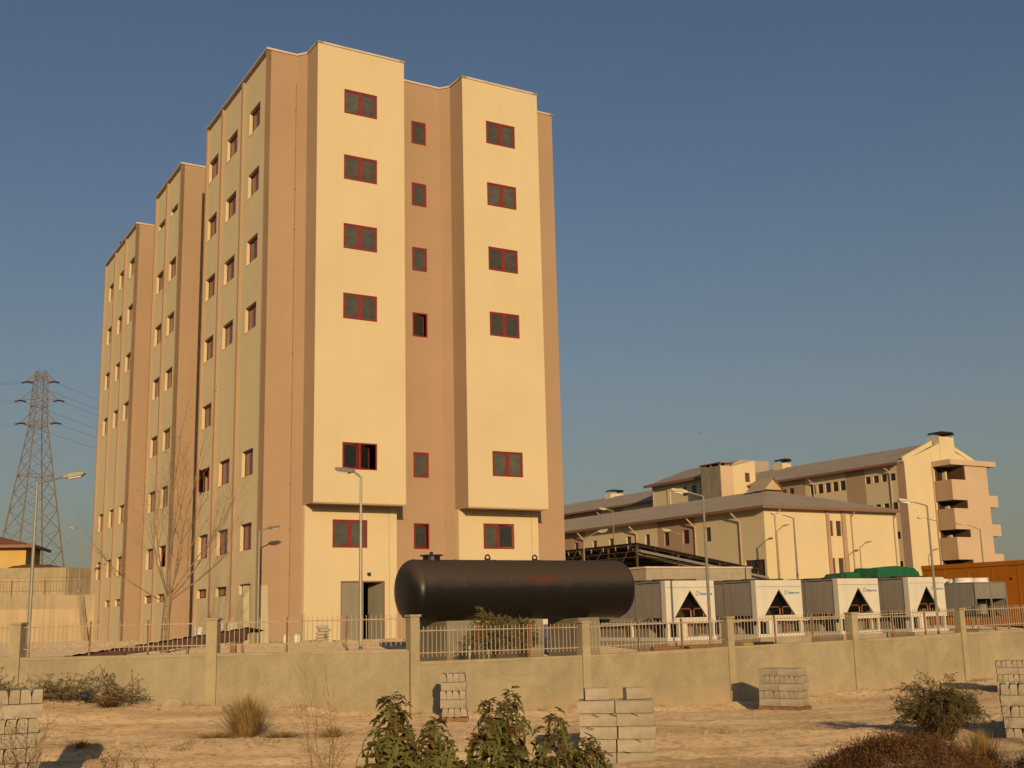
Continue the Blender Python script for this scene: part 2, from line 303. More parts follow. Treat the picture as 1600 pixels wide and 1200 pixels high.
# ------------------------------------------------------------------ terrain
PC = Vector((-2.47, 28.0, 0))                  # corner pillar of the boundary wall
RD = EX.copy()                                 # direction of the right wall run
LD = Vector((-1, 0.055, 0)).normalized()
def wall_y(x):
    return PC.y + (x-PC.x)*(RD.y/RD.x) if x > PC.x else PC.y + (x-PC.x)*(LD.y/LD.x)
ZW = [(-60, 0.3), (-20, -0.15), (-13, -0.55), (-7, -1.02), (-2.4, -1.28), (2, -1.45), (6, -1.58), (11, -1.5), (18, -1.35), (45, -1.0)]
ZR = [(-40, -0.6), (-15, -0.95), (-8, -1.18), (0, -1.26), (8, -1.32), (15, -1.32), (40, -1.2)]
ZF = [(-30, -0.8), (-8, -1.12), (-2, -1.18), (3, -1.1), (8, -1.0), (30, -0.9)]
def z_out(x, y, detail=True):
    yw = wall_y(x)
    if y > 20:
        z = ZRv = lerpt(ZR, x); z = ZRv + (lerpt(ZW, x)-ZRv)*sstep(20.5, yw-0.3, y)
    elif y > 12: z = lerpt(ZF, x) + (lerpt(ZR, x)-lerpt(ZF, x))*sstep(12, 20, y)
    else: z = -0.72 + (lerpt(ZF, x)+0.72)*sstep(2, 12, y)
    z += 0.84*math.exp(-((x-3.1)/1.1)**2-((y-9.8)/1.6)**2) + 0.72*math.exp(-((x-5.35)/0.75)**2-((y-11.3)/1.4)**2)
    # loose bank against the wall foot
    z += 0.10*math.exp(-((y-(yw-0.5))/0.7)**2)*(0.6+0.8*fbm(x, y, 0.9))
    if detail and 2 < y < 60 and abs(x) < 40:
        # wheel ruts along the road, berm between
        yy = y-0.10*x+0.35*math.sin(x*0.35)
        for c, dp, w in ((19.0, -0.07, 0.4), (20.7, -0.08, 0.4), (21.9, 0.08, 0.5), (24.2, -0.05, 0.45), (25.9, -0.06, 0.45)):
            z += dp*math.exp(-((yy-c)/w)**2)
        z += 0.04*fbm(x, y, 1.1) + 0.016*fbm(x, y*1.4, 4.0, 3)
    return z
def axis(fine0, fine1, step, far0, far1):
    a = []; x = fine0
    while x < fine1+1e-6: a.append(x); x += step
    lo = []; d = step*2; x = fine0-d
    while x > far0: lo.append(x); d *= 1.6; x -= d
    hi = []; d = step*2; x = a[-1]+d
    while x < far1: hi.append(x); d *= 1.6; x += d
    return [far0]+lo[::-1]+a+hi+[far1]
g = MB(); xs = axis(-20, 22, 0.16, -400, 400)
ts = [1-(i/170.0) for i in range(171)]
row0 = [ -60, -30, -15, -6, 0, 3]
n_r = 0
for x in xs:
    yw = wall_y(x)+0.05
    ys = row0+[4+(yw-4)*(i/190.0) for i in range(191)]
    n_r = len(ys)
    for y in ys: g.v.append((x, y, z_out(x, y)))
for i in range(len(xs)-1):
    for j in range(n_r-1):
        a = i*n_r+j; g.f.append((a, a+n_r, a+n_r+1, a+1))
struct(g.build('dirt_road', M['dirt'], smooth=True))

def st_of(x, y):
    dx, dy = x-OX, y-OY; return dx*EX.x+dy*EX.y, dx*EY.x+dy*EY.y
def z_yard(x, y):
    s, t = st_of(x, y)
    z = -0.46*sstep(-9, -20, t)*sstep(-9, -3, s)
    z -= 0.06*sstep(-12, -22, t)
    if abs(x) < 40 and y < 75: z += 0.02*fbm(x, y, 1.5)
    return z
g = MB(); xs = axis(-20, 30, 0.8, -1500, 1500); n_r = 0
for x in xs:
    yw = wall_y(x)+0.16
    ys = [yw+0.45*i for i in range(80)]
    y = ys[-1]; d = 1.0
    while y < 2500: y += d; d *= 1.5; ys.append(y)
    if n_r == 0: n_r = len(ys)
    ys = ys[:n_r] + [ys[-1]+600*(k+1) for k in range(n_r-len(ys))]
    for y in ys: g.v.append((x, y, z_yard(x, y)))
for i in range(len(xs)-1):
    for j in range(n_r-1):
        a = i*n_r+j; g.f.append((a, a+n_r, a+n_r+1, a+1))
struct(g.build('yard_ground', M['yard'], smooth=True))

# ------------------------------------------------------------------ windows
def ring(mb, u0, u1, z0, z1, w, y0, y1):
    mb.box(u0, u0+w, y0, y1, z0, z1); mb.box(u1-w, u1, y0, y1, z0, z1)
    mb.box(u0+w, u1-w, y0, y1, z0, z0+w); mb.box(u0+w, u1-w, y0, y1, z1-w, z1)
WCACHE = {}
def window_meshes(w, h, n, fw):
    """frame lies in the xz plane, faces -y, origin at lower left"""
    k = (round(w, 3), round(h, 3), n, fw)
    if k in WCACHE: return WCACHE[k]
    f = MB(); f.box(0, fw, 0, 0.07, 0, h); f.box(w-fw, w, 0, 0.07, 0, h); f.box(fw, w-fw, 0, 0.07, 0, fw); f.box(fw, w-fw, 0, 0.07, h-fw, h)
    cells = []; cw = (w-2*fw)/n
    for i in range(n):
        a = fw+i*cw; b = a+cw
        m = 0.045 if i else 0.0; mm = 0.045 if i < n-1 else 0.0
        if i: f.box(a-0.045, a+0.045, 0.002, 0.068, fw, h-fw)
        s = 0.055; a += m; b -= mm
        ring(f, a, b, fw, h-fw, s, 0.012, 0.06)
        cells.append((a+s, b-s, fw+s, h-fw-s))
    fm = f.mesh('window_frame', M['redframe'])
    pm = [MB().box(a, b, 0.03, 0.04, c, d).mesh('pane', M['dust_glass']) for a, b, c, d in cells]
    WCACHE[k] = (fm, pm, cells); return WCACHE[k]
def window(parent, loc, rz, w, h, n=2, fw=0.055, glass=None, open_sash=None):
    fm, pm, cells = window_meshes(w, h, n, fw)
    if open_sash is None:
        o = add('window', fm, parent, loc, rz)
        for p in pm:
            q = add('pane', p, o)
            if glass: q.material_slots[0].link = 'OBJECT'; q.material_slots[0].material = glass
        return o
    f = MB(); ring(f, 0, w, 0, h, fw, 0, 0.07); cw = (w-2*fw)/n
    for i in range(1, n): f.box(fw+i*cw-0.045, fw+i*cw+0.045, 0.002, 0.068, fw, h-fw)
    o = f.build('window', M['redframe'], parent, loc, rz=rz)
    for i in range(n):
        a = fw+i*cw+(0.045 if i else 0); b = fw+(i+1)*cw-(0.045 if i < n-1 else 0); ww = b-a; hh = h-2*fw
        ang = open_sash[i]; sm = MB(); hinge_left = (ang >= 0)
        x0, x1 = (0, ww) if hinge_left else (-ww, 0)
        ring(sm, x0, x1, 0, hh, 0.055, 0, 0.048)
        sa = sm.build('sash', M['redframe'], o, ((a if hinge_left else b), 0.012, fw), rz=R(ang))
        g_ = MB().box(x0+0.055, x1-0.055, 0.018, 0.028, 0.055, hh-0.055).build('pane', M['dark_glass'] if ang else M['dust_glass'], o, ((a if hinge_left else b), 0.012, fw), rz=R(ang))
    return o

# ------------------------------------------------------------------ the tower block
ROWS = [25.79, 22.48, 19.09, 15.73, 12.13, 8.79, 5.39]     # tops of the window rows
WH = 1.22; ZT = 27.85; BB = 6.03; PB = 1.7735; LBK = 0.77
tower = thing('tower_building', 'tall cream and brown hospital block with red-framed windows and stepped bays', 'building', (OX, OY, 0), TH)
fr = lambda off: (lambda u, z, d: (u, -off+d, z))
SK = 0.018
lf = lambda rec: (lambda t, z, d: (SK*t+rec+d, t, z))
B1 = (1.8655, 6.3641); B2 = (9.6156, 14.0911); SE = 16.16
# brown front walls at the base plane
sw_rows = [0, 1, 2, 3, 5, 6]
ops = [(7.615, 8.445, ROWS[k]-WH, ROWS[k]) for k in sw_rows]
MB().wall(fr(0), (0, 1.5), (0, ZT), [], 0.2).build('front_wall', M['brown'], tower)
MB().wall(fr(0), (B1[1], 9.24), (0, ZT), ops, 0.10).build('front_wall', M['brown'], tower)
MB().wall(fr(0), (B2[1], SE), (0, ZT), [], 0.2).build('front_wall', M['brown'], tower)
for s0, s1 in ((1.5, B1[0]), (9.24, B2[0])):
    MB().quad((s0, 0, 0), (s1, -0.45, 0), (s1, -0.45, ZT), (s0, 0, ZT)).build('angled_wall', M['brown'], tower)
for k in sw_rows:
    a = None
    if k == 3: a = (16,)
    if k == 6: a = (12,)
    window(tower, (7.615, 0.03, ROWS[k]-WH), 0, 0.83, WH, 1, open_sash=a)
# bays and the plinth blocks under them
for bi, (s0, s1) in enumerate((B1, B2)):
    w0, w1 = ((3.222, 4.926), (10.969, 12.683))[bi]
    ops = [(w0, w1, ROWS[k]-WH, ROWS[k]) for k in (0, 1, 2, 3, 5)]
    bay = MB().wall(fr(PB), (s0, s1), (BB, ZT), ops, 0.10).build('bay_front', M['cream'], tower)
    m = MB(); m.quad((s0, -0.45, BB), (s0, -PB, BB), (s0, -PB, ZT), (s0, -0.45, ZT)); m.quad((s1, 0, BB), (s1, -PB, BB), (s1, -PB, ZT), (s1, 0, ZT))
    m.quad((s0, -0.3, BB), (s1, -0.3, BB), (s1, -PB, BB), (s0, -PB, BB)); m.build('bay_side', M['brown'], tower)
    MB().box(s0-0.03, s1+0.03, -PB-0.03, -PB+0.03, BB-0.03, BB+0.04).build('bay_trim', M['rib'], tower)
    for k in (0, 1, 2, 3, 5):
        op = None
        if bi == 0 and k == 5: op = (7, 34)
        window(tower, (w0, -PB+0.03, ROWS[k]-WH), 0, w1-w0, WH, 2, open_sash=op)
    lo = [(w0-0.03, w1-0.03, ROWS[6]-0.92-WH+0.90, ROWS[6]+0.02)] if bi == 0 else [(w0+0.0, w1+0.02, ROWS[6]-WH, ROWS[6])]
    if bi == 0: lo.append((3.60, 5.76, 0.0, 2.67))
    MB().wall(fr(LBK), (s0, s1), (0, BB), lo, 0.12).build('lower_front', M['cream'], tower)
    for sx, y0 in ((s0, -0.45), (s1, 0)): MB().quad((sx, y0, 0), (sx, -LBK, 0), (sx, -LBK, BB), (sx, y0, BB)).build('lower_side', M['cream'], tower)
    MB().box(s1-0.40, s1-0.375, -LBK-0.006, -LBK+0.02, 0, BB-0.01).build('wall_joint', M['rib'], tower)
    q = lo[0]
    window(tower, (q[0], -LBK+0.04, q[2]), 0, q[1]-q[0], q[3]-q[2], 2, open_sash=(0, -14) if bi else None)
# service door with one leaf standing open
ring(fm := MB(), 3.60, 5.76, 0, 2.67, 0.06, -LBK+0.02, -LBK+0.12); fm.build('door_frame', M['fascia'], tower)
dl = MB().box(0, 1.05, 0, 0.05, 0.06, 2.60).build('door_leaf', M['door'], tower, (3.67, -LBK+0.05, 0))
MB().box(0.97, 1.00, -0.03, 0, 1.05, 1.20).build('handle', M['dark_metal'], dl)
dr = MB().box(-0.98, 0, 0, 0.05, 0.06, 2.60).build('door_leaf', M['door'], tower, (5.69, -LBK+0.05, 0), rz=R(-70))
MB().box(-0.95, -0.92, -0.03, 0, 1.05, 1.20).build('handle', M['dark_metal'], dr)
MB().box(3.2, 6.1, -LBK-0.55, -LBK, -0.1, 0.10).build('door_step', M['concrete'], tower)
MB().box(4.88, 5.0, -LBK-0.16, -LBK, 2.92, 3.04).build('wall_lamp', M['dark_metal'], tower)
# left side: three ribbed blocks with deep recesses between
blocks = [(0.0, 10.6, [(0, 0.2), (3.82, 4.10), (7.42, 7.70), (10.38, 10.6)], [(1.32, 3.0), (5.03, 6.82), (8.52, 10.24)]),
          (16.05, 22.6, [(16.05, 16.27), (19.40, 19.68), (22.36, 22.6)], [(17.1, 18.8), (20.24, 21.92)]),
          (28.0, 38.8, [(28.0, 28.22), (31.38, 31.66), (34.92, 35.2), (38.56, 38.8)], [(28.75, 30.43), (32.02, 33.72), (35.6, 37.36)])]
PR = 0.12
for bi, (t0, t1, ribs, cols) in enumerate(blocks):
    allop = []
    for ci, (a, b) in enumerate(cols):
        for k in range(7):
            if bi == 0 and k == 4 and ci < 2: continue
            if bi == 2 and k == 4: continue
            h = 0.40 if (bi == 1 and k == 0) else WH
            allop.append((a, b, ROWS[k]-h, ROWS[k], k, ci))
        if not (bi == 2 and ci == 2): allop.append((a, b, 2.20, 2.66, 7, ci))
    for (ra, rb), (rc, rd) in zip(ribs, ribs[1:]):
        po = [o[:4] for o in allop if rb <= o[0] and o[1] <= rc]
        MB().wall(lf(PR), (rb, rc), (0, ZT), po, 0.19).build('side_panel', M['cream'], tower)
    for i, (ra, rb) in enumerate(ribs):
        m = MB(); x0 = SK*ra; m.prism([(SK*ra, ra), (SK*rb, rb), (SK*rb+0.2, rb), (SK*ra+0.2, ra)], lambda u, v, w: (u, v, w), 0, ZT); m.build('rib', M['rib'] if i else M['brown'], tower)
    for a, b, z0, z1, k, ci in allop:
        op = None
        if bi == 0 and k == 5 and ci == 2: op = (325, 0)
        if bi == 1 and k == 6 and ci == 0: op = (-20, 0)
        # the left face runs away from the camera: local x of the window runs towards -t
        window(tower, (SK*b+PR+0.15, b, z0), R(-90), b-a, z1-z0, 2, fw=0.035, glass=M['side_glass'], open_sash=op)
        MB().box(-0.02, 0.16, a-0.04, b+0.04, z0-0.035, z0+0.004).build('sill', M['cream'], tower, (SK*b+PR, 0, 0))
DEEP = 3.2
m = MB()
for (ta, tb) in ((10.6, 16.05), (22.6, 28.0)):
    m.quad((SK*ta, ta, 0), (DEEP, ta, 0), (DEEP, ta, ZT), (SK*ta, ta, ZT)); m.quad((DEEP, ta, 0), (DEEP, tb, 0), (DEEP, tb, ZT), (DEEP, ta, ZT))
    MB().quad((SK*tb, tb, 0), (DEEP, tb, 0), (DEEP, tb, ZT), (SK*tb, tb, ZT)).build('recess_front', M['brown'], tower)
m.build('recess_wall', M['brown'], tower)
m = MB(); m.quad((SE, 0, 0), (SE, 38.8, 0), (SE, 38.8, ZT), (SE, 0, ZT)); m.quad((SK*38.8, 38.8, 0), (SE, 38.8, 0), (SE, 38.8, ZT), (SK*38.8, 38.8, ZT)); m.build('rear_wall', M['brown'], tower)
# flat roof and coping following the plan
plan = [(0, 0), (1.5, 0), (B1[0], -0.45), (B1[0], -PB), (B1[1], -PB), (B1[1], 0), (9.24, 0), (B2[0], -0.45), (B2[0], -PB), (B2[1], -PB), (B2[1], 0), (SE, 0), (SE, 38.8),
        (SK*38.8, 38.8), (SK*28, 28), (DEEP, 28), (DEEP, 22.6), (SK*22.6, 22.6), (SK*16.05, 16.05), (DEEP, 16.05), (DEEP, 10.6), (SK*10.6, 10.6)]
for q in ((DEEP+0.3, SE-0.3, 0.4, 38.4), (0.7, DEEP+0.295, 0.4, 10.2), (0.9, DEEP+0.295, 16.5, 22.2), (1.1, DEEP+0.295, 28.4, 38.4)): MB().box(*q, ZT-0.9, ZT-0.7).build('roof', M['roofing'], tower)
m = MB()
for (a, b), (c, d) in zip(plan, plan[1:]+plan[:1]):
    v = Vector((c-a, d-b)); l = v.length; v /= l; nn = Vector((v.y, -v.x))
    e = 0.045
    pts = [(a-v.x*e+nn.x*e, b-v.y*e+nn.y*e), (c+v.x*e+nn.x*e, d+v.y*e+nn.y*e), (c+v.x*e-nn.x*0.25, d+v.y*e-nn.y*0.25), (a-v.x*e-nn.x*0.25, b-v.y*e-nn.y*0.25)]
    hz = random.uniform(0, 0.006)
    m.prism(pts, lambda u, v_, w: (u, v_, w), ZT+random.uniform(-0.004, 0.0), ZT+0.09+hz)
m.build('coping', M['coping'], tower)
m = MB(); m.tube((1.47, -0.015, 0), (1.47, -0.015, 26.4), 0.012, n=5)
for z in range(1, 26, 2): m.box(1.43, 1.51, -0.03, 0.01, z, z+0.04)
m.build('lightning_conductor', M['fascia'], tower)
MB().tube((SK*10.6-0.02, 10.78, 0.2), (SK*10.6-0.02, 10.78, 24.2), 0.07, n=8).build('downpipe', M['dark_metal'], tower)
for s_, t_, z_ in ((0.5, 6.4, 0.35), (0.9, 34.3, 0.5)):
    m = MB().tube((s_, t_, ZT-0.6), (s_, t_, ZT+z_), 0.07); m.tube((s_, t_, ZT+z_), (s_, t_, ZT+z_+0.12), 0.15, 0.12); m.build('vent_pipe', M['dark_metal'], tower)
MB().box(0.1, 1.2, -0.04, -0.003, 0.06, 0.12).build('wall_tray', M['grey_metal'], tower)

# ------------------------------------------------------------------ boundary wall with pillars and railings
bw = thing('boundary_wall', 'plastered beige boundary wall with square capped pillars and a low road-side face', 'wall', PC)
SP_R, SP_L = 4.83, 4.76
TOP_R = [-0.09, -0.11, -0.05, -0.01, 0.07, 0.12]; TOP_L = 0.20
PIL_R = [1.02, 0.77, 0.79, 0.82, 0.87, 0.9]
def local_box(p, q, w, z0, z1, mb):
    p = Vector(p); q = Vector(q); d = (q-p).normalized(); nrm = Vector((-d.y, d.x, 0))
    pr = [p-nrm*w, q-nrm*w, q+nrm*w, p+nrm*w]
    mb.prism([(a.x, a.y) for a in pr], lambda u, v, w_: (u, v, w_), z0, z1)
def sloped_panel(p, q, w, za, zb, zbot, mb):
    p = Vector(p); q = Vector(q); d = (q-p).normalized(); nrm = Vector((-d.y, d.x, 0)); n = len(mb.v)
    for pt, zt in ((p, za), (q, zb)):
        for s_ in (-1, 1):
            for z in (zbot, zt): mb.v.append(tuple(pt+nrm*w*s_+Vector((0, 0, z))))
    mb.f += [tuple(n+i for i in f) for f in ((0, 1, 5, 4), (2, 6, 7, 3), (1, 3, 7, 5), (0, 4, 6, 2), (0, 2, 3, 1), (4, 5, 7, 6))]
pts_r = [RD*SP_R*k for k in range(7)]; pts_l = [LD*SP_L*k for k in range(5)]
for k in range(6):
    za = TOP_R[min(k, 5)]; zb = TOP_R[min(k+1, 5)]
    m = MB(); sloped_panel(pts_r[k], pts_r[k+1], 0.09, za, zb, -2.2, m); m.build('wall_panel', M['plaster'], bw)
    m = MB(); sloped_panel(pts_r[k]+RD*0.12, pts_r[k+1]-RD*0.12, 0.105, za+0.03, zb+0.03, min(za, zb)-0.03, m); m.build('coping', M['plaster2'], bw)
for k in range(4):
    m = MB(); sloped_panel(pts_l[k], pts_l[k+1], 0.09, TOP_L, TOP_L, -2.0, m); m.build('wall_panel', M['plaster'], bw)
    m = MB(); sloped_panel(pts_l[k]+LD*0.12, pts_l[k+1]-LD*0.12, 0.105, TOP_L+0.03, TOP_L+0.03, TOP_L-0.04, m); m.build('coping', M['plaster2'], bw)
def pillar(p, d, top, w=0.115):
    n_ = Vector((-d.y, d.x, 0)); m = MB(); local_box(p-d*w, p+d*w, w+0.02, -2.3, top-0.05, m); o = m.build('pillar', M['plaster2'], bw)
    m = MB(); local_box(p-d*(w+0.03), p+d*(w+0.03), w+0.05, top-0.05, top, m); m.build('cap', M['plaster2'], o)
for k in range(6): pillar(pts_r[k], RD, PIL_R[k])
for k in range(1, 5): pillar(pts_l[k], LD, 1.05, 0.13 if k < 3 else 0.15)
bar_me = MB().tube((0, 0, 0.10), (0, 0, 0.80), 0.010, 0.009, n=5).mesh('bar', M['barpaint'])
post_me = MB().box(-0.022, 0.022, -0.022, 0.022, 0.0, 0.83).mesh('post', M['rust'])
ORD = ['first', 'second', 'third', 'fourth', 'fifth', 'sixth']
def railing(p, q, zp, zq, label):
    d = (q-p); L = d.length; d.normalize(); base = PC+p; t = thing('railing', label, 'railing', (base.x, base.y, 0), math.atan2(d.y, d.x), 'metal railings along the boundary wall')
    a, b = 0.16, L-0.16
    zz = lambda x: zp+(zq-zp)*x/L+0.03
    for h, r in ((0.70, 0.018), (0.19, 0.018)):
        MB().prism([(-r, -r*0.7), (r, -r*0.7), (r, r*0.7), (-r, r*0.7)], lambda u, v, w: (w, u, zz(w)+h+v), a, b).build('rail', M['railpaint'], t)
    n = int((b-a)/0.115)
    for i in range(1, n):
        x = a+(b-a)*i/n; o = add('bar', bar_me, t, (x, 0.0, zz(x)+random.uniform(-0.008, 0.008))); o.rotation_euler = (random.uniform(-.02, .02), random.uniform(-.012, .012), 0)
    for fx in (0.36, 0.68):
        o = add('post', post_me, t, (a+(b-a)*fx, 0.02, zz(a+(b-a)*fx)-0.02)); o.rotation_euler = (0, random.uniform(-0.02, 0.02), 0)
for k in range(6):
    railing(pts_r[k], pts_r[k+1], TOP_R[min(k, 5)], TOP_R[min(k+1, 5)], 'rusty bar railing on the right wall run, %s span right of the corner pillar' % ORD[k])
for k in range(4):
    railing(pts_l[k+1], pts_l[k], TOP_L, TOP_L, 'rusty bar railing on the left wall run, %s span left of the corner pillar' % ORD[k])

# ------------------------------------------------------------------ lamp posts
def lamp(x, y, z0, ztop, ang, label, arm=0.55, r=0.045, rise=0.16, group='street lamps round the hospital yard'):
    t = thing('street_lamp', label, 'street lamp', (x, y, z0), R(ang), group); h = ztop-z0
    m = MB(); m.path([(0, 0, -0.3), (0, 0, 0.4), (0, 0, h*0.55), (0, 0, h)], [r*1.25, r*1.2, r, r*0.75], n=8); m.build('pole', M['galv'], t, smooth=True)
    MB().box(-0.09, 0.09, -0.09, 0.09, -0.1, 0.03).build('base_plate', M['galv'], t)
    m = MB(); m.path([(0, 0, h-0.03), (0.06, 0, h+0.01), (arm, 0, h+rise)], r*0.62, n=6); m.build('arm', M['galv'], t, smooth=True)
    m = MB(); f = lambda u, v, w: (arm-0.05+u, w*(1-0.25*(u > 0.3)), h+rise-0.02+v+u*0.16)
    m.prism([(0, -0.03), (0.12, -0.05), (0.48, -0.045), (0.55, 0.0), (0.48, 0.05), (0.15, 0.06), (0, 0.03)], f, -0.11, 0.11); hd = m.build('lamp_head', M['galv'], t)
    m = MB(); m.prism([(0.15, -0.085), (0.44, -0.08), (0.47, -0.043), (0.13, -0.048)], f, -0.08, 0.08); m.build('lens', M['lamp_lens'], hd)
    return t
lamp(-4.09, 31.0, 0.0, 4.70, 165, 'galvanised street lamp standing in front of the grey service door', arm=0.25)
lamp(-12.62, 30.7, 0.05, 4.68, 2, 'galvanised street lamp at far left before the lattice pylon', arm=0.75)
lamp(-10.80, 49.4, 0.0, 4.72, 40, 'galvanised street lamp close against the corner of the tower', arm=0.45)
lamp(6.04, 37.4, -0.4, 4.58, 180, 'galvanised street lamp in front of the first two chillers', arm=0.55)
lamp(14.98, 42.5, -0.4, 4.55, 180, 'galvanised street lamp in front of the chiller nearest the dry cooler', arm=0.55)
lamp(3.3, 57.0, 0.0, 4.55, 12, 'galvanised street lamp just right of the tower edge behind the tank', arm=0.75, rise=0.38)
lamp(6.53, 78.0, 0.0, 7.7, 180, 'tall thin street lamp rising behind the pipe canopy', arm=0.45, r=0.05)
lamp(10.35, 73.0, 0.0, 5.7, 180, 'small street lamp against the brown part of the low building', arm=0.75, rise=0.3)
lamp(12.36, 52.0, 0.0, 4.95, 180, 'galvanised street lamp behind the second chiller, head to the left', arm=0.5)
lamp(21.05, 94.5, 0.0, 7.25, 25, 'street lamp close to the sunlit end wall by its corner downpipe', arm=0.75, r=0.06, rise=0.45)
lamp(29.4, 100.6, 0.0, 6.1, 25, 'street lamp against the plain sunlit wall above the green covers', arm=0.8, r=0.06, rise=0.45)
lamp(41.8, 119.5, 0.0, 6.2, 25, 'street lamp below the balcony tower beside the container end', arm=0.9, r=0.06, rise=0.5)
lamp(23.75, 66.0, 0.0, 5.68, 180, 'street lamp behind the orange container, left of the balconies', arm=0.6)
lamp(27.7, 70.0, 0.0, 5.45, 172, 'rightmost street lamp behind the orange container', arm=0.85, rise=0.3)
lamp(-27.8, 75.0, 3.2, 7.05, 180, 'distant street lamp on the upper terrace left of the tower', arm=0.35, r=0.03)

# ------------------------------------------------------------------ black tank on saddles
TA = R(31.0)
tank = thing('storage_tank', 'long black horizontal steel tank on concrete saddles inside the fence', 'tank', (-0.13+0.24*math.cos(TA), 38+0.24*math.sin(TA), 0), TA)
TR, TZ, HL = 0.945, 1.77, 4.18
ax = lambda x, y, a: (a, x, TZ+y)
prof = [(0.001, -HL)]
for i in range(1, 13):
    t = i/12*math.pi/2; prof.append((TR*math.sin(t)**0.62, -HL+0.38*(1-math.cos(t))))
prof += [(TR, -HL+0.38+k*0.4) for k in range(1, int((2*HL-1.0)/0.4))]
prof += [(r, -a) for r, a in reversed(prof[:13])]
MB().lathe(prof, ax, 48).build('shell', M['tank'], tank, smooth=True)
for a in (-HL+0.39, -2.35, -0.95, 0.75, 2.35, HL-0.39):
    MB().lathe([(TR-0.002, a-0.022), (TR+0.011, a-0.010), (TR+0.011, a+0.010), (TR-0.002, a+0.022)], ax, 48).build('weld_seam', M['tank'], tank, smooth=True)
for a, hw in ((-2.62, 0.5), (-0.05, 0.36), (2.05, 0.42)):
    arc = [(-math.sin(t)*(TR+0.012), TZ-math.cos(t)*(TR+0.012)) for t in [R(-62+124*i/14) for i in range(15)]]
    prof2 = [(1.05, -0.75), (-1.05, -0.75)] + [(-1.05, arc[-1][1])] + [(u, v) for u, v in arc[::-1]][0:0]
    poly = [(-0.90, -0.75), (0.90, -0.75), (0.90, 0.842)] + [(u, v) for u, v in arc if v < 1.02 and u > 0][::-1][:0]
    inner = sorted([(u, v) for u, v in arc if v < 0.842], key=lambda q: -q[0])
    MB().prism(poly + inner + [(-0.90, 0.842)], lambda u, v, w: (w, u, v), a-hw, a+hw).build('saddle', M['saddle'], tank)
mh = MB(); mh.tube((-3.15, 0, TZ+TR-0.03), (-3.15, 0, TZ+TR+0.11), 0.27, n=20); mh = mh.build('manhole', M['tank'], tank)
MB().tube((-3.15, 0, TZ+TR+0.11), (-3.15, 0, TZ+TR+0.145), 0.36, n=24).build('manhole_cover', M['dark_metal'], mh)
MB().box(-3.19, -3.11, -0.04, 0.04, TZ+TR+0.145, TZ+TR+0.24).build('hinge', M['dark_metal'], mh)
for a in (-1.15, 0.62):
    m = MB(); m.box(a-0.10, a+0.10, -0.02, 0.02, TZ+TR-0.02, TZ+TR+0.05)
    for i in range(10):
        t0, t1 = math.pi*i/10, math.pi*(i+1)/10
        m.tube((a+0.085*math.cos(t0), 0, TZ+TR+0.05+0.11*math.sin(t0)), (a+0.085*math.cos(t1), 0, TZ+TR+0.05+0.11*math.sin(t1)), 0.026, n=6)
    m.build('lifting_lug', M['dark_metal'], tank)
# worn two-line red stencil, unreadable in the photograph
def on_tank(a, h, out=0.004):
    y = -math.sqrt(max(0.0, TR*TR-h*h)); n_ = Vector((0, y, h)).normalized(); p = n_*(TR+out); return (a, p.y, TZ+p.z)
m = MB(); rnd = random.Random(5)
def stroke(a0, a1, h0, h1):
    k = 3
    for i in range(k):
        p = h0+(h1-h0)*i/k; q = h0+(h1-h0)*(i+1)/k; m.quad(on_tank(a0, p), on_tank(a1, p), on_tank(a1, q), on_tank(a0, q))
a = -0.28
for i in range(10):
    w = 0.095
    if i == 0:
        stroke(a, a+0.10, 0.26, 0.28); stroke(a, a+0.10, 0.36, 0.38); stroke(a+0.00, a+0.02, 0.28, 0.36); stroke(a+0.08, a+0.10, 0.28, 0.36); a += 0.16; continue
    stroke(a, a+0.022, 0.22, 0.37)
    if rnd.random() < 0.8: stroke(a+0.022, a+w-0.022, 0.345, 0.37)
    if rnd.random() < 0.6: stroke(a+0.022, a+w-0.022, 0.285, 0.31)
    if rnd.random() < 0.6: stroke(a+0.022, a+w-0.022, 0.22, 0.245)
    if rnd.random() < 0.7: stroke(a+w-0.022, a+w, 0.22, 0.37)
    a += w+0.02
a = -0.28
for i in range(16):
    stroke(a, a+0.014, 0.12, 0.185)
    if rnd.random() < 0.7: stroke(a+0.014, a+0.045, 0.165, 0.185)
    if rnd.random() < 0.5: stroke(a+0.014, a+0.045, 0.12, 0.138)
    a += 0.075
m.build('stencil_marking', M['tank_red'], tank)

# ------------------------------------------------------------------ chillers
CQ = Vector((5.098, 41.0, 0))
def text_mesh(s, size, m):
    cu = bpy.data.curves.new('txt', 'FONT'); cu.body = s; cu.size = size; cu.extrude = 0.001; cu.offset = 0.004; o = bpy.data.objects.new('txt', cu); C.objects.link(o)
    bpy.context.view_layer.update(); dg = bpy.context.evaluated_depsgraph_get(); me = bpy.data.meshes.new_from_object(o.evaluated_get(dg)); bpy.data.objects.remove(o); me.materials.clear(); me.materials.append(m); return me
LOGO = text_mesh('Climaveneta', 0.115, M['blue_paint'])
LETTER = MB()
for i in range(20):
    t0, t1 = 2*math.pi*i/20, 2*math.pi*(i+1)/20; f = lambda t, r: (r*math.cos(t)*0.85+0.25*r*math.sin(t), 0, r*math.sin(t))
    LETTER.quad(f(t0, 0.085), f(t1, 0.085), f(t1, 0.055), f(t0, 0.055))
RINGM = LETTER.mesh('logo_ring', M['grey_metal'])
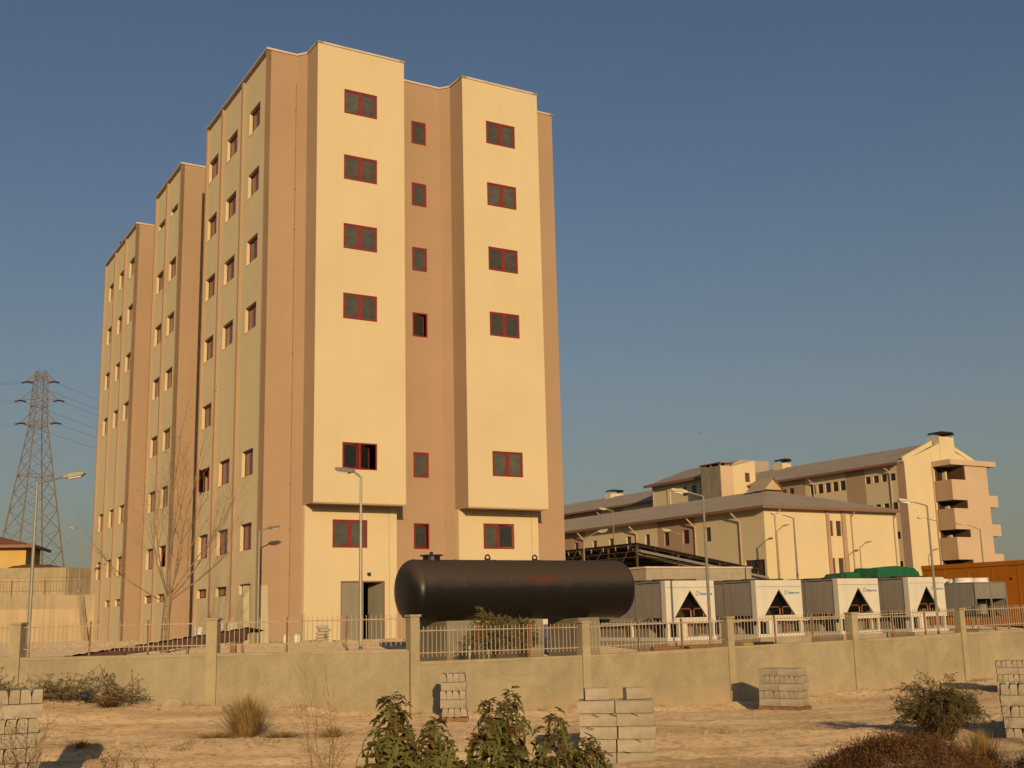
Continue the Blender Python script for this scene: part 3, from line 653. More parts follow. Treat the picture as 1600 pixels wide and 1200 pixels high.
def chiller(s0, s1, top, label, first=False):
    loc = CQ+EX*s0; w = s1-s0; Lg = 6.4; H0 = 0.62; H1 = top
    t = thing('chiller', label, 'chiller', (loc.x, loc.y, 0), TH, 'row of air-cooled chillers behind the fence')
    MB().box(-0.15, w+0.15, -0.25, Lg+0.2, -0.75, -0.02).build('plinth', M['concrete'], t)
    # end panel with a triangular opening: five quads round the hole
    ta, tb, tc = (0.36*w/2.19, 0.76), (0.5*w, 1.70*top/2.03), (w-0.36*w/2.19, 0.76)
    m = MB()
    P = lambda u, z, y=0.0: (u, y, z)
    m.poly([P(0, H0), P(w, H0), P(tc[0], tc[1]), P(ta[0], ta[1])]); m.poly([P(0, H0), P(ta[0], ta[1]), P(tb[0], tb[1]), P(tb[0], H1), P(0, H1)]); m.poly([P(w, H0), P(w, H1), P(tb[0], H1), P(tb[0], tb[1]), P(tc[0], tc[1])])
    for a, b in ((ta, tb), (tb, tc), (tc, ta)): m.quad(P(*a), P(*b), P(b[0], b[1], 0.06), P(a[0], a[1], 0.06))
    m.quad(P(0, H0), P(0, H1), P(0, H1, 0.25), P(0, H0, 0.25)); m.quad(P(w, H0), P(w, H1), P(w, H1, 0.25), P(w, H0, 0.25)); m.quad(P(0, H1), P(w, H1), P(w, H1, 0.25), P(0, H1, 0.25))
    ep = m.build('end_panel', M['white_metal'], t)
    MB().box(0.02, w-0.02, -0.006, -0.001, H1-0.24, H1-0.225).build('panel_joint', M['grey_metal'], ep)
    MB().box(ta[0]-0.02, tc[0]+0.02, -0.03, 0.0, ta[1]-0.06, ta[1]).build('ledge', M['white_metal'], ep)
    r = add('logo_ring', RINGM, ep, (w*0.645, -0.005, H1-0.44)); r.rotation_euler = (0, 0, 0)
    l = add('logo_lettering', LOGO, ep, (w*0.69, -0.004, H1-0.50)); l.rotation_euler = (R(90), 0, 0)
    # V-shaped coils seen through the opening
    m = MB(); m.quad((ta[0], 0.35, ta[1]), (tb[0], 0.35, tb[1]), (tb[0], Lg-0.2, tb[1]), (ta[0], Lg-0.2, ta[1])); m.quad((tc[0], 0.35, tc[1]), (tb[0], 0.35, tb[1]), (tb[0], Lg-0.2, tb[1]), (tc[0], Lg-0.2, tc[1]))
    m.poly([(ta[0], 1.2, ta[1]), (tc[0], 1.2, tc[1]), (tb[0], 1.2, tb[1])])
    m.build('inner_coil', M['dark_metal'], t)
    m = MB()
    for x0, x1 in ((0.24*w, 0.54*w), (0.60*w, 0.80*w)):
        m.path([(x0, 0.12, 0.8), (x0, 0.12, 1.0), (x0+0.05, 0.12, 1.06), (x1-0.05, 0.12, 1.06), (x1, 0.12, 1.0), (x1, 0.12, 0.78)], 0.026, n=6)
    m.build('copper_pipe', M['copper'], t)
    # long coil sides
    for sd in (0, 1):
        x = 0.03 if sd == 0 else w-0.03
        n_p = 4; y0 = 0.26; pl = (Lg-0.3-y0)/n_p
        for i in range(n_p):
            MB().box(x-0.025, x+0.025, y0+i*pl+0.03, y0+(i+1)*pl-0.03, H0+0.14, H1-0.08).build('coil_panel', M['coil'], t)
            MB().box(x-0.035, x+0.035, y0+i*pl-0.028, y0+i*pl+0.028, H0+0.05, H1-0.05).build('stile', M['grey_metal'], t)
    m = MB(); m.box(0, w, 0.26, Lg, H1-0.05, H1); m.box(0.05, w-0.05, Lg-0.06, Lg, H0, H1-0.05); m.build('roof', M['grey_metal'], t)
    fm = MB().lathe([(0.40, 0), (0.40, 0.07), (0.37, 0.07), (0.37, 0)], lambda x, y, a: (x, y, a), 16).mesh('fan_ring', M['dark_metal'])
    for i in range(6):
        for j in (0, 1): add('fan_ring', fm, t, (w*(0.27+0.46*j), 0.85+i*1.0, H1))
    # open undercarriage
    for x in (0.05, w-0.13):
        for y in (0.02, 2.1, 4.2, Lg-0.12): MB().box(x, x+0.09, y, y+0.09, -0.02, H0).build('leg', M['white_metal'], t)
    m = MB(); m.box(0, w, -0.01, 0.09, -0.02, 0.10); m.box(0, 0.1, 0.09, Lg, -0.02, 0.10); m.box(w-0.1, w, 0.09, Lg, -0.02, 0.10); m.box(0, w, 0.0, Lg, H0-0.06, H0-0.002); m.build('base_frame', M['white_metal'], t)
    m = MB()
    for x in (0.52, 1.05, 1.6): m.lathe([(0.001, 0.1), (0.17, 0.1), (0.17, 0.42), (0.1, 0.5), (0.001, 0.5)], lambda u, v, a, x=x: (x*w/2.2+u, 0.7+v, a), 14)
    m.box(0.9*w/2.2, 1.35*w/2.2, 0.25, 0.45, 0.1, 0.52); m.build('compressor', M['grey_metal'], t)
    MB().box(0.25*w, 0.42*w, 0.03, 0.16, 0.11, 0.56).build('control_box', M['white_metal'], t)
    m = MB(); m.path([(0.5*w, 0.25, 0.1), (0.5*w, 0.25, 0.45), (0.62*w, 0.25, 0.5), (0.72*w, 0.28, 0.45), (0.72*w, 0.3, 0.1)], 0.05, n=8); m.build('water_pipe', M['copper'], t)
    MB().box(0.25, w-0.25, 1.3, Lg-0.5, 0.1, 0.5).build('evaporator', M['concrete_dk'], t)
    return t
chiller(0.05, 2.24, 2.03, 'off-white chiller with triangular opening nearest the black tank')
chiller(4.21, 6.48, 2.03, 'off-white chiller with triangular opening, second from the black tank')
chiller(8.39, 10.60, 2.08, 'off-white chiller with triangular opening, third from the black tank')
chiller(12.32, 14.46, 2.12, 'off-white chiller with triangular opening next to the dry cooler')
# dry cooler at the right end of the row
loc = CQ+EX*16.33; dc = thing('dry_cooler', 'grey dry cooler with pale round fan shrouds at the end of the chiller row', 'cooler', (loc.x, loc.y, 0), TH)
W, Lg, H1 = 2.03, 5.6, 1.86
MB().box(-0.1, W+0.1, -0.1, Lg, -0.75, -0.05).build('plinth', M['concrete'], dc)
for sd in (0.0, W-0.05):
    for i in range(3): MB().box(sd, sd+0.05, 0.1+i*1.85, 0.1+(i+1)*1.85-0.07, 0.55, H1).build('side_panel', M['coil'], dc)
for x in (0.0, W/2-0.03, W-0.06):
    MB().box(x, x+0.06, -0.01, 0.05, -0.05, H1+0.01).build('leg', M['galv'], dc)
for y in (1.85, 3.7, Lg-0.1):
    for x in (0.0, W-0.06): MB().box(x-0.005, x+0.065, y-0.05, y+0.01, -0.05, H1).build('leg', M['galv'], dc)
for a, b in ((0.07, W/2-0.04), (W/2+0.04, W-0.07)): MB().box(a, b, 0.0, 0.04, 1.22, H1).build('end_plate', M['grey_metal'], dc)
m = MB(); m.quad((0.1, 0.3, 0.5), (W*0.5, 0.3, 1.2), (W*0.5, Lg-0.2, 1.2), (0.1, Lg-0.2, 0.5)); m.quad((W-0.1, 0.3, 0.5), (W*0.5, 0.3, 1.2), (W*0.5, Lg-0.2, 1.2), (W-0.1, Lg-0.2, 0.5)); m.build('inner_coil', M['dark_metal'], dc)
MB().poly([(0.6, 0.25, 0.45), (W-0.6, 0.25, 0.45), (W/2, 0.25, 1.25)]).build('gusset', M['dark_metal'], dc)
MB().box(0, W, 0.0, Lg, H1+0.012, H1+0.05).build('deck', M['grey_metal'], dc)
sh = MB().lathe([(0.44, 0), (0.40, 0.10), (0.42, 0.20), (0.37, 0.20), (0.36, 0.0)], lambda x, y, a: (x, y, a), 24).mesh('fan_shroud', M['white'], True)
for i in range(4):
    for j in (0.5, 1.5): add('fan_shroud', sh, dc, (j*W/2, 0.95+i*1.25, H1+0.05))
MB().box(-0.35, 0.0, -0.5, -0.2, 0.6, 1.0).build('meter_box', M['grey_metal'], dc)
# ladder-like board leaning on the end of the cooler
lo_ = CQ+EX*18.6-EY*0.5; ld = thing('ladder', 'pale step ladder leaning at the right end of the dry cooler', 'ladder', (lo_.x, lo_.y, 0), TH)
for x in (0.0, 0.35): MB().path([(x, -0.55, -0.35), (x, 0.05, 0.75)], 0.03, n=5).build('rail', M['galv'], ld)
for i in range(4): MB().box(0.0, 0.35, -0.44+i*0.14, -0.40+i*0.14, -0.13+i*0.25, -0.10+i*0.25).build('rung', M['galv'], ld)

# ------------------------------------------------------------------ tarpaulin-covered units, container, pump house
def tarp(x, y, L, W_, z, h, label, seed):
    t = thing('covered_unit', label, 'covered unit', (x, y, 0), TH, 'machines under green covers'); rnd = random.Random(seed)
    MB().box(0.1, L-0.1, 0.1, W_-0.1, -0.2, z).build('base', M['grey_metal'], t)
    m = MB(); nx, ny = 26, 14
    for j in range(ny+1):
        for i in range(nx+1):
            u, v = i/nx, j/ny
            e = min(u, 1-u)*L; f = min(v, 1-v)*W_
            d = min(e, f); hh = h*min(1.0, (min(d, 0.20)/0.20)**0.5)*(1-0.10*abs(u-0.5)*2)
            zz = z-0.25+hh+0.035*noise.noise(Vector((u*L*1.6+seed, v*W_*1.6, 0)))+0.02*math.sin(u*17+seed)*sstep(0.4, 0.0, d)
            m.v.append((u*L, v*W_, zz))
    for j in range(ny):
        for i in range(nx): a = j*(nx+1)+i; m.f.append((a, a+1, a+nx+2, a+nx+1))
    m.build('tarpaulin', M['green_tarp'], t, smooth=True)
tarp(13.55, 49.2, 1.75, 1.3, 2.1, 0.60, 'smaller green tarpaulin-covered unit behind the third chiller', 1)
tarp(15.0, 49.0, 2.7, 1.7, 2.2, 0.70, 'larger green tarpaulin-covered unit behind the fourth chiller', 4)
ct = thing('container', 'long orange-brown steel container at the right edge behind the dry cooler', 'container', (21.279, 62.0, 0), TH)
MB().box(0, 2.8, -16.0, 0, -0.05, 3.04).build('body', M['orange'], ct)
for i in range(11):
    MB().box(-0.012, 0.0, -15.9+i*1.45, -15.9+i*1.45+0.08, 0.0, 2.72).build('stiffener', M['orange'], ct)
MB().box(-0.05, 0.0, -16.0, 0.0, 2.84, 3.06).build('top_rail', M['orange'], ct)
for y, z in ((-3.0, 2.1), (-3.35, 2.12), (-5.3, 2.2), (-6.3, 2.3)): MB().tube((-0.03, y, z), (0.0, y, z), 0.06, n=8).build('lock_boss', M['dark_metal'], ct)
CB = (6.037, 55.0, 0)
pb = thing('pump_house', 'low flat-roofed concrete service block with pale coping behind the chillers', 'building', CB, TH)
MB().box(0, 6.5, 0, 4.5, -0.1, 3.0).build('wall', M['concrete'], pb)
MB().box(-0.05, 6.55, -0.05, 4.55, 3.004, 3.09).build('coping', M['coping'], pb)
MB().box(1.0, 1.9, -0.03, 0.0, 0.0, 2.1).build('door', M['door'], pb)
# open pipe canopy with sloping dark roof
cn = thing('pipe_canopy', 'dark open steel canopy carrying grey pipes beside the low building', 'canopy', (6.592, 65.0, 0), TH)
zr = lambda s: 4.80-0.160*s
MB().prism([(0, zr(0)), (9.2, zr(9.2)), (9.2, zr(9.2)-0.07), (0, zr(0)-0.07)], lambda u, v, w: (u, w, v), -0.2, 11.0).build('roof_sheet', M['dark_metal'], cn)
for t_ in (0.0, 2.7, 5.4, 8.1, 10.8):
    m = MB(); m.prism([(0.02, zr(0.02)-0.08), (9.0, zr(9.0)-0.08), (9.0, zr(9)-0.16), (0.02, zr(0.02)-0.16)], lambda u, v, w: (u, w, v), t_-0.05, t_+0.05)
    m.prism([(0.02, zr(0.02)-0.62), (9.0, zr(9.0)-0.42), (9.0, zr(9)-0.50), (0.02, zr(0.02)-0.70)], lambda u, v, w: (u, w, v), t_-0.05, t_+0.05)
    for i in range(8): m.tube((0.1+i*1.2, t_, zr(0.1+i*1.2)-0.14), (0.7+i*1.2, t_, zr(0.7+i*1.2)-0.60), 0.03, n=4)
    m.build('truss', M['dark_metal'], cn)
    for s_ in (0.1, 3.0, 6.0, 8.9): MB().box(s_-0.05, s_+0.05, t_-0.05, t_+0.05, 0, zr(s_)-0.1).build('post', M['rust_dk'], cn)
for i in range(8): MB().box(0.05+i*1.25, 0.13+i*1.25, -0.1, 10.9, zr(0.1+i*1.25)-0.16, zr(0.1+i*1.25)-0.085).build('purlin', M['rust_dk'], cn)
for h, y in ((0.42, -0.12), (0.62, 0.12), (0.30, 0.5)): MB().prism([(-0.07, -0.07), (0.07, -0.07), (0.07, 0.07), (-0.07, 0.07)], lambda u, v, w: (w, y+u, zr(w)-h+v), 0.2, 9.6).build('pipe', M['galv'], cn)
for i in range(9): MB().tube((-0.03, 0.6+i*1.2, zr(0)-0.35), (-0.03, 0.6+i*1.2, zr(0)-0.12), 0.035, n=5).build('hanger', M['galv'], cn)
for dz in (0.45, 0.75): MB().box(-0.06, 0.0, 0, 10.9, zr(0)-dz-0.05, zr(0)-dz).build('edge_beam', M['rust_dk'], cn)
for i in range(4): MB().tube((-0.03, 0.3+i*2.7, zr(0)-0.1), (-0.03, 1.2+i*2.7, zr(0)-1.0), 0.035, n=5).build('brace', M['rust_dk'], cn)

# ------------------------------------------------------------------ low hip-roofed building
def simple_window(parent, rect, fn, glass=None, d=0.14, fw=0.07, mull=0):
    """rect (u0,u1,z0,z1) in the wall's own frame; fn(u,z,depth)->xyz"""
    u0, u1, z0, z1 = rect
    def bx(mb, a, b, c, e, d0, d1):
        n = len(mb.v); mb.v += [tuple(fn(u, z, dd)) for dd in (d0, d1) for u, z in ((a, c), (b, c), (b, e), (a, e))]
        mb.f += [tuple(n+i for i in q) for q in ((0, 1, 2, 3), (4, 7, 6, 5), (0, 4, 5, 1), (1, 5, 6, 2), (2, 6, 7, 3), (3, 7, 4, 0))]
    f = MB(); bx(f, u0, u0+fw, z0, z1, d-0.06, d); bx(f, u1-fw, u1, z0, z1, d-0.06, d); bx(f, u0+fw, u1-fw, z0, z0+fw, d-0.06, d); bx(f, u0+fw, u1-fw, z1-fw, z1, d-0.06, d)
    for i in range(mull): c = u0+(u1-u0)*(i+1)/(mull+1); bx(f, c-0.04, c+0.04, z0+fw, z1-fw, d-0.06, d)
    o = f.build('window', M['redframe'], parent)
    g_ = MB(); bx(g_, u0+fw, u1-fw, z0+fw, z1-fw, d-0.03, d-0.015); g_.build('pane', glass or M['dark_glass'], o)
def downpipe(parent, u, ztop, zbot, fn, lean=0.9, r=0.07, drop=0.9):
    m = MB(); m.path([fn(u+lean*0.6, ztop, -0.62), fn(u+lean*0.5, ztop-0.18, -0.6), fn(u, ztop-drop, -0.12), fn(u, ztop-drop-0.3, -0.1), fn(u, zbot, -0.1)], r, n=6); m.build('downpipe', M['pipe_tan'], parent)
LBQ = (20.828, 98.0, 0)
lb = thing('hospital_wing', 'low cream wing with hipped grey roof and red-brown gutters', 'building', LBQ, TH)
LW, LL, LE = 16.06, 46.0, 9.45
left = lambda t, z, d: (d, t, z); front = lambda s, z, d: (s, d, z)
wl = [(6.86, 7.58), (9.86, 10.76), (12.77, 13.53), (15.69, 16.4), (18.66, 19.4), (21.58, 22.3), (24.44, 25.2), (27.77, 28.5), (31.2, 31.9)]
segs = [(0, 8.96, 'cream'), (8.96, 14.47, 'brown'), (14.47, 26.45, 'cream'), (26.45, 33, 'brown'), (33, LL, 'cream')]
for a, b, mm in segs:
    ops = [(u, v, 7.10, 8.36) for u, v in wl if a <= u and v <= b]
    if a == 0: ops.append((0.25, 2.64, 3.3, 5.19))
    MB().wall(left, (a, b), (-0.1, LE), ops, 0.2).build('side_wall', M[mm], lb)
for u, v in wl: simple_window(lb, (u, v, 7.10, 8.36), left, d=0.2)
simple_window(lb, (0.25, 2.64, 3.3, 5.19), left, d=0.18, mull=3)
fw_ = [(7.64, 7.97, 7.20, 8.53), (8.36, 8.97, 7.20, 8.53), (7.60, 7.93, 3.98, 5.31), (8.34, 8.97, 3.98, 5.31)]
MB().wall(front, (0, LW), (-0.1, LE), fw_, 0.16).build('end_wall', M['cream'], lb)
for q in fw_: simple_window(lb, q, front, M['dust_glass'], d=0.16, fw=0.06)
for a, b in ((7.16, 7.50), (9.02, 9.48)): MB().box(a, b, -0.14, 0.0, -0.1, LE-0.05).build('pilaster', M['brown'], lb)
m = MB(); m.quad((LW, 0, -0.1), (LW, LL, -0.1), (LW, LL, LE), (LW, 0, LE)); m.quad((0, LL, -0.1), (LW, LL, -0.1), (LW, LL, LE), (0, LL, LE)); m.build('rear_wall', M['cream'], lb)
ov = 0.65; cx = LW/2; rz_ = 12.05
m = MB(); A = (-ov, -ov, LE+0.12); B = (LW+ov, -ov, LE+0.12); Cc = (LW+ov, LL+ov, LE+0.12); D = (-ov, LL+ov, LE+0.12); E1 = (cx, cx, rz_); E2 = (cx, LL-cx, rz_)
m.poly([A, B, E1]); m.poly([B, Cc, E2, E1]); m.poly([Cc, D, E2]); m.poly([D, A, E1, E2]); m.poly([A, B, Cc, D])
rf = m.build('roof', M['rooftile'], lb)
for i in range(60):   # standing seams on the two visible slopes
    y = -ov+0.9*(i+1)
    if y > LL: break
    k = min(1.0, (y+ov)/(cx+ov)); m2 = MB(); m2.tube((-ov, y, LE+0.14), (-ov+(cx+ov)*k, y, LE+0.14+(rz_-LE-0.12)*k), 0.013, n=4, caps=False); m2.build('seam', M['rooftile'], rf)
for i in range(18):
    x = -ov+0.95*(i+0.6)
    k = min((x+ov)/(cx+ov), (LW+ov-x)/(cx+ov)); m2 = MB(); m2.tube((x, -ov, LE+0.14), (x, -ov+(cx+ov)*k, LE+0.14+(rz_-LE-0.12)*k), 0.013, n=4, caps=False); m2.build('seam', M['rooftile'], rf)
for a, b, c, d in ((-ov-0.1, LW+ov+0.1, -ov-0.1, -ov), (-ov-0.1, -ov, -ov, LL+ov)):
    MB().box(a, b, c, d, LE-0.10, LE+0.14).build('gutter', M['fascia'], lb)
MB().box(-ov, LW+ov, -ov, 0, LE-0.02, LE+0.0).build('soffit', M['coping'], lb); MB().box(-ov, 0, 0.003, LL, LE-0.02, LE+0.0).build('soffit', M['coping'], lb)
for u in (2.94, 8.89, 17.61, 26.5, 35.0): downpipe(lb, u, LE-0.05, 0.0, left)
for u in (1.16, 10.2, 15.6): downpipe(lb, u, LE-0.05, 0.0, front, lean=0.25 if u < 5 else -0.3, r=0.055, drop=0.5)
dm = MB(); dm.poly([(7.0, 7.2, 12.0), (9.2, 7.2, 12.0), (8.1, 7.2, 13.0)]); dm.quad((6.8, 7.0, 11.9), (8.1, 7.0, 13.1), (8.1, 9.5, 13.1), (6.8, 9.5, 11.9)); dm.quad((9.4, 7.0, 11.9), (8.1, 7.0, 13.1), (8.1, 9.5, 13.1), (9.4, 9.5, 11.9)); dm.build('roof_vent', M['pipe_tan'], lb)

# ------------------------------------------------------------------ long four-storey building with balcony tower
lg = thing('long_hospital_building', 'long four-storey hospital range with gabled roof and corner balconies', 'building', (42.706, 127.0, 0), TH)
GE, GL, GW = 16.75, 92.0, 12.3
FL = 3.2
wins = []
def wrow(ts, w, z0, z1): wins.extend([(t, t+w, z0, z1) for t in ts])
for k in range(4):
    zt = 15.55-FL*k
    wrow((1.36, 2.58, 3.75, 4.92), 0.76, zt-0.80, zt); wrow((8.68, 9.82, 11.0, 12.2, 13.42), 0.85, zt-1.12, zt)
    wrow((47.2, 48.5, 49.8, 51.1), 0.8, zt-0.85, zt); wrow((55.0, 56.3), 0.8, zt-0.8, zt); wrow((58.6, 59.9, 61.2, 62.4), 0.85, zt-1.0, zt)
    wrow((66.5, 68.0, 69.5), 0.8, zt-1.0, zt); wrow((17.0, 18.3), 0.8, zt-1.0, zt)
segs = [(0, 1.12, 'brown'), (1.12, 5.71, 'cream'), (5.71, 8.57, 'brown'), (8.57, 15.08, 'cream'), (15.08, 24, 'brown'), (24, 43, 'cream'), (43, 51.95, 'cream'), (51.95, 54.2, 'brown'), (54.2, 57.4, 'cream'), (57.4, 72, 'brown'), (72, GL, 'cream')]
for a, b, mm in segs:
    MB().wall(left, (a, b), (-0.1, GE), [w for w in wins if a <= w[0] and w[1] <= b], 0.18).build('side_wall', M[mm], lg)
for w in wins:
    if w[2] > 8: simple_window(lg, w, left, d=0.18, fw=0.06)
    else: MB().quad(left(w[0], w[2], 0.17), left(w[1], w[2], 0.17), left(w[1], w[3], 0.17), left(w[0], w[3], 0.17)).build('window', M['dark_glass'], lg)
RS, RZ = 6.1, 19.2
m = MB(); m.poly([(0, 0, -0.1), (GW, 0, -0.1), (GW, 0, GE), (RS, 0, RZ-0.15), (0, 0, GE)]); m.build('gable_wall', M['cream'], lg)
m = MB(); m.quad((GW, 0, -0.1), (GW, GL, -0.1), (GW, GL, GE), (GW, 0, GE)); m.poly([(0, GL, -0.1), (GW, GL, -0.1), (GW, GL, GE), (RS, GL, RZ-0.15), (0, GL, GE)]); m.build('rear_wall', M['cream'], lg)
rf = MB().prism([(-0.7, GE-0.12), (RS, RZ), (GW+0.7, GE-0.12), (GW+0.7, GE-0.25), (RS, RZ-0.14), (-0.7, GE-0.25)], lambda u, v, w: (u, w, v), 0.25, GL+0.3).build('roof', M['rooftile'], lg)
for i in range(70):
    y = 0.8+i*1.3; MB().tube((-0.7, y, GE-0.10), (RS, y, RZ+0.02), 0.012, n=4, caps=False).build('seam', M['rooftile'], rf)
MB().prism([(-0.15, GE-0.1), (-0.15, GE+0.45), (RS-1.3, RZ+0.05), (RS-1.3, RZ-0.5)], lambda u, v, w: (u, w, v), -0.004, 0.22).build('gable_parapet', M['cream'], lg)
MB().prism([(GW+0.1, GE-0.1), (GW+0.1, GE+0.40), (RS+1.4, RZ+0.0), (RS+1.4, RZ-0.5)], lambda u, v, w: (u, w, v), -0.004, 0.22).build('gable_parapet', M['cream'], lg)
MB().box(-0.85, -0.70, 0.2, 22, GE-0.36, GE-0.1).build('gutter', M['fascia'], lg); MB().box(-0.85, -0.70, 43.2, GL, GE-0.36, GE-0.1).build('gutter', M['fascia'], lg)
MB().box(6.1, 6.6, -0.05, 0.0, 17.55, 18.45).build('slit_window', M['door'], lg)
for s0, t0, w_, h_ in ((6.0, 0.0, 2.6, 20.3), (5.6, 24.5, 1.6, 20.3), (5.4, 62.5, 2.6, 20.2)):
    ch = MB().box(s0, s0+w_*0.95, t0-0.07, t0+1.6, 17, h_-0.5).build('chimney', M['cream'], lg)
    cm = MB(); cm.prism([(s0+0.2, h_-0.18), (s0+0.5, h_+0.12), (s0+w_*0.9, h_+0.12), (s0+w_*0.95+0.2, h_-0.18), (s0+w_*0.9, h_-0.02), (s0+0.5, h_+0.02)], lambda u, v, w: (u, w, v), t0-0.1, t0+1.7)
    for a in (s0+0.3, s0+w_*0.85): cm.box(a, a+0.06, t0+0.1, t0+0.16, h_-0.52, h_-0.0)
    cm.build('chimney_cowl', M['dark_metal'], ch)
for u in (2.0, 13.6, 22.0, 45.2, 57.6): downpipe(lg, u, GE-0.25, 0, left, lean=0.9)
for u in (5.5,): MB().tube((4.4, -0.1, 0), (4.4, -0.1, 16.4), 0.07).build('downpipe', M['pipe_tan'], lg)
# balcony tower on the gable end
b0, b1, bo = 4.62, 10.7, 2.3
floors = [(16.25, 14.65), (12.42, 11.5), (9.22, 8.36), (5.95, 5.1), (2.75, 1.9)]
edges = [16.45] + [z for f in floors for z in f] + [-0.1]
for i in range(0, len(edges)-1, 2):
    zt, zb = edges[i], edges[i+1]
    if i == 0: continue
    m = MB(); m.box(b0, b1, -bo, -bo+0.18, zb, zt); m.box(b0, b0+0.18, -bo+0.18, 0, zb, zt); m.box(b1-0.18, b1, -bo+0.18, 0, zb, zt); m.build('parapet', M['pink'], lg)
    m = MB(); m.box(b0-0.015, b0-0.003, -bo-0.0, 0, zb, zt); m.build('parapet_side', M['brown'], lg)
    m = MB(); m.box(b0+0.19, b1-0.19, -bo+0.19, -0.01, zb+0.0, zb+0.25); m.build('balcony_slab', M['concrete_dk'], lg)
for zt, zb in floors:
    MB().box(6.98, b1, -bo, -bo+0.18, zb, zt).build('balcony_wall', M['pink'], lg)
    MB().box(6.80, 6.978, -bo+0.02, -0.02, zb, zt).build('balcony_divider', M['shade_brown'], lg)  # divider wall coloured dark to imitate the shade inside
    MB().box(b0+0.2, 6.79, -0.06, -0.035, zb-0.9, zt).build('balcony_shade_panel', M['shade_brown'], lg)  # dark panel added over the cream gable wall as painted shade
    MB().box(5.1, 5.9, -0.085, -0.062, zb-0.9, zt-0.1).build('balcony_door', M['dark_glass'], lg)
    MB().box(5.95, 6.2, -0.5, -0.03, zb, zt-0.5).build('balcony_cabinet', M['cream'], lg)
MB().box(b0-0.25, b1+1.35, -bo-0.25, 0, 16.27, 16.85).build('tower_roof', M['pink'], lg)
for z in (13.05, 9.85, 6.6, 3.4):
    MB().box(b1+0.003, b1+1.6, -bo+0.1, -0.3, z-1.3, z).build('side_balcony', M['pink'], lg)
# raised middle block with stair tower
MB().box(-0.0-3.0, 8.3, 30.8, 41.0, -0.1, 18.1).build('middle_block', M['cream'], lg)
mm_ = MB().prism([(-3.8, 18.1), (-3.8, 18.25), (4.0, 20.9), (9.0, 20.9), (9.0, 18.1)], lambda u, v, w: (u, w, v), 30.5, 41.6).build('middle_roof', M['rooftile'], lg)
MB().box(-3.95, -3.8, 30.3, 41.7, 17.95, 18.3).build('gutter', M['fascia'], lg)
for k in range(3):
    for t_ in (31.6, 33.4): MB().box(-3.03, -3.0, t_, t_+0.9, 16.2-k*3.2, 17.4-k*3.2).build('window', M['dark_glass'], lg)
MB().box(-3.12, -3.004, 37.0, 37.6, 0, 18).build('pilaster', M['cream'], lg)
MB().tube((-3.15, 40.6, 0), (-3.15, 40.6, 17.9), 0.08).build('downpipe', M['pipe_tan'], lg)
MB().box(-5.0, -2.97, 24.45, 28.2, -0.1, 19.0).build('stair_tower', M['concrete_dk'], lg)
MB().box(-4.99, -2.95, 24.40, 24.447, -0.1, 18.98).build('stair_tower_face', M['pink'], lg)
for s_ in (-4.95, -4.0, -3.1):
    for t_ in (24.5, 26.2, 27.9): MB().box(s_, s_+0.15, t_, t_+0.25, 19.0, 19.3).build('roof_stub', M['concrete_dk'], lg)
MB().box(-5.15, -2.8, 24.3, 28.4, 19.3, 19.42).build('stair_tower_roof', M['fascia'], lg)
mb_ = MB().prism([(-2.94, -0.1), (0.95, -0.1), (0.95, 19.9), (-2.94, 19.0)], lambda u, v, w: (u, w, v), 24.6, 30.7).build('link_block', M['cream'], lg)
simple_window(lg, (-0.80, -0.10, 17.1, 18.25), lambda u, z, d: (u, 24.6+d-0.16, z), M['dust_glass'], d=0.15, fw=0.1)
MB().prism([(0.96, 17), (0.96, 19.3), (2.6, 19.3), (8.7, 18.0), (8.7, 17)], lambda u, v, w: (u, w, v), 29, 30.6).build('rear_gable', M['cream'], lg)
m = MB().tube((2.0, 36, 18), (2.0, 36, 25.3), 0.05, 0.03, n=6); m.lathe([(0.001, 25.2), (0.16, 25.3), (0.16, 25.45), (0.001, 25.55)], lambda x, y, a: (2.0+x, 36+y, a), 8); m.build('antenna_mast', M['grey_metal'], lg)

# ------------------------------------------------------------------ left: terraces, house, pylon
def wall_run(name, pts, w, z0, z1, mname, label, extra=None):
    t = thing(name, label, 'wall'); 
    for a, b in zip(pts, pts[1:]):
        m = MB(); local_box(Vector((*a, 0)), Vector((*b, 0)), w, z0, z1, m); m.build('wall_panel', M[mname], t)
        if extra: extra(t, Vector((*a, 0)), Vector((*b, 0)))
    return t
M['stainwall'] = mat('stained retaining wall', (0.44, 0.345, 0.20), 0.95, 0.15, 0.5, 0.3, 10, col2=(0.50, 0.40, 0.25), streak=0.30)
M['stainwall2'] = mat('grey retaining wall', (0.44, 0.36, 0.24), 0.95, 0.12, 0.5, 0.3, 10, streak=0.30)
def lower_extra(t, a, b):
    m = MB(); local_box(a, b, 0.27, 2.25, 3.18, m); m.build('capping_beam', M['stainwall2'], t)
wall_run('retaining_wall', [(-60, 74.0), (-30.0, 84.4)], 0.25, -0.5, 2.3, 'stainwall', 'streaked yellow lower retaining wall left of the tower', lower_extra)
m = MB(); m.prism([(0.55, -0.3), (0.9, -0.3), (0.2, 3.2), (0, 3.2)], lambda u, v, w: (u, w, v), -0.15, 0.15)
bt = m.build('buttress', M['stainwall2'], None, (-30.9, 83.6, 0), rz=R(-25)); tag(bt, 'grey sloping concrete buttress where the retaining wall meets the tower', 'buttress')
g = MB(); g.quad((-200, 40, 3.1), (-60, 74.2, 3.1), (-30.0, 84.6, 3.1), (-34, 110, 3.1)); g.quad((-200, 40, 3.1), (-34, 110, 3.1), (-60, 140, 3.1), (-200, 140, 3.1)); struct(g.build('terrace_ground', M['yard']))
def up_extra(t, a, b):
    m = MB(); local_box(a, b, 0.24, 4.95, 5.78, m); m.build('capping_beam', M['plaster2'], t)
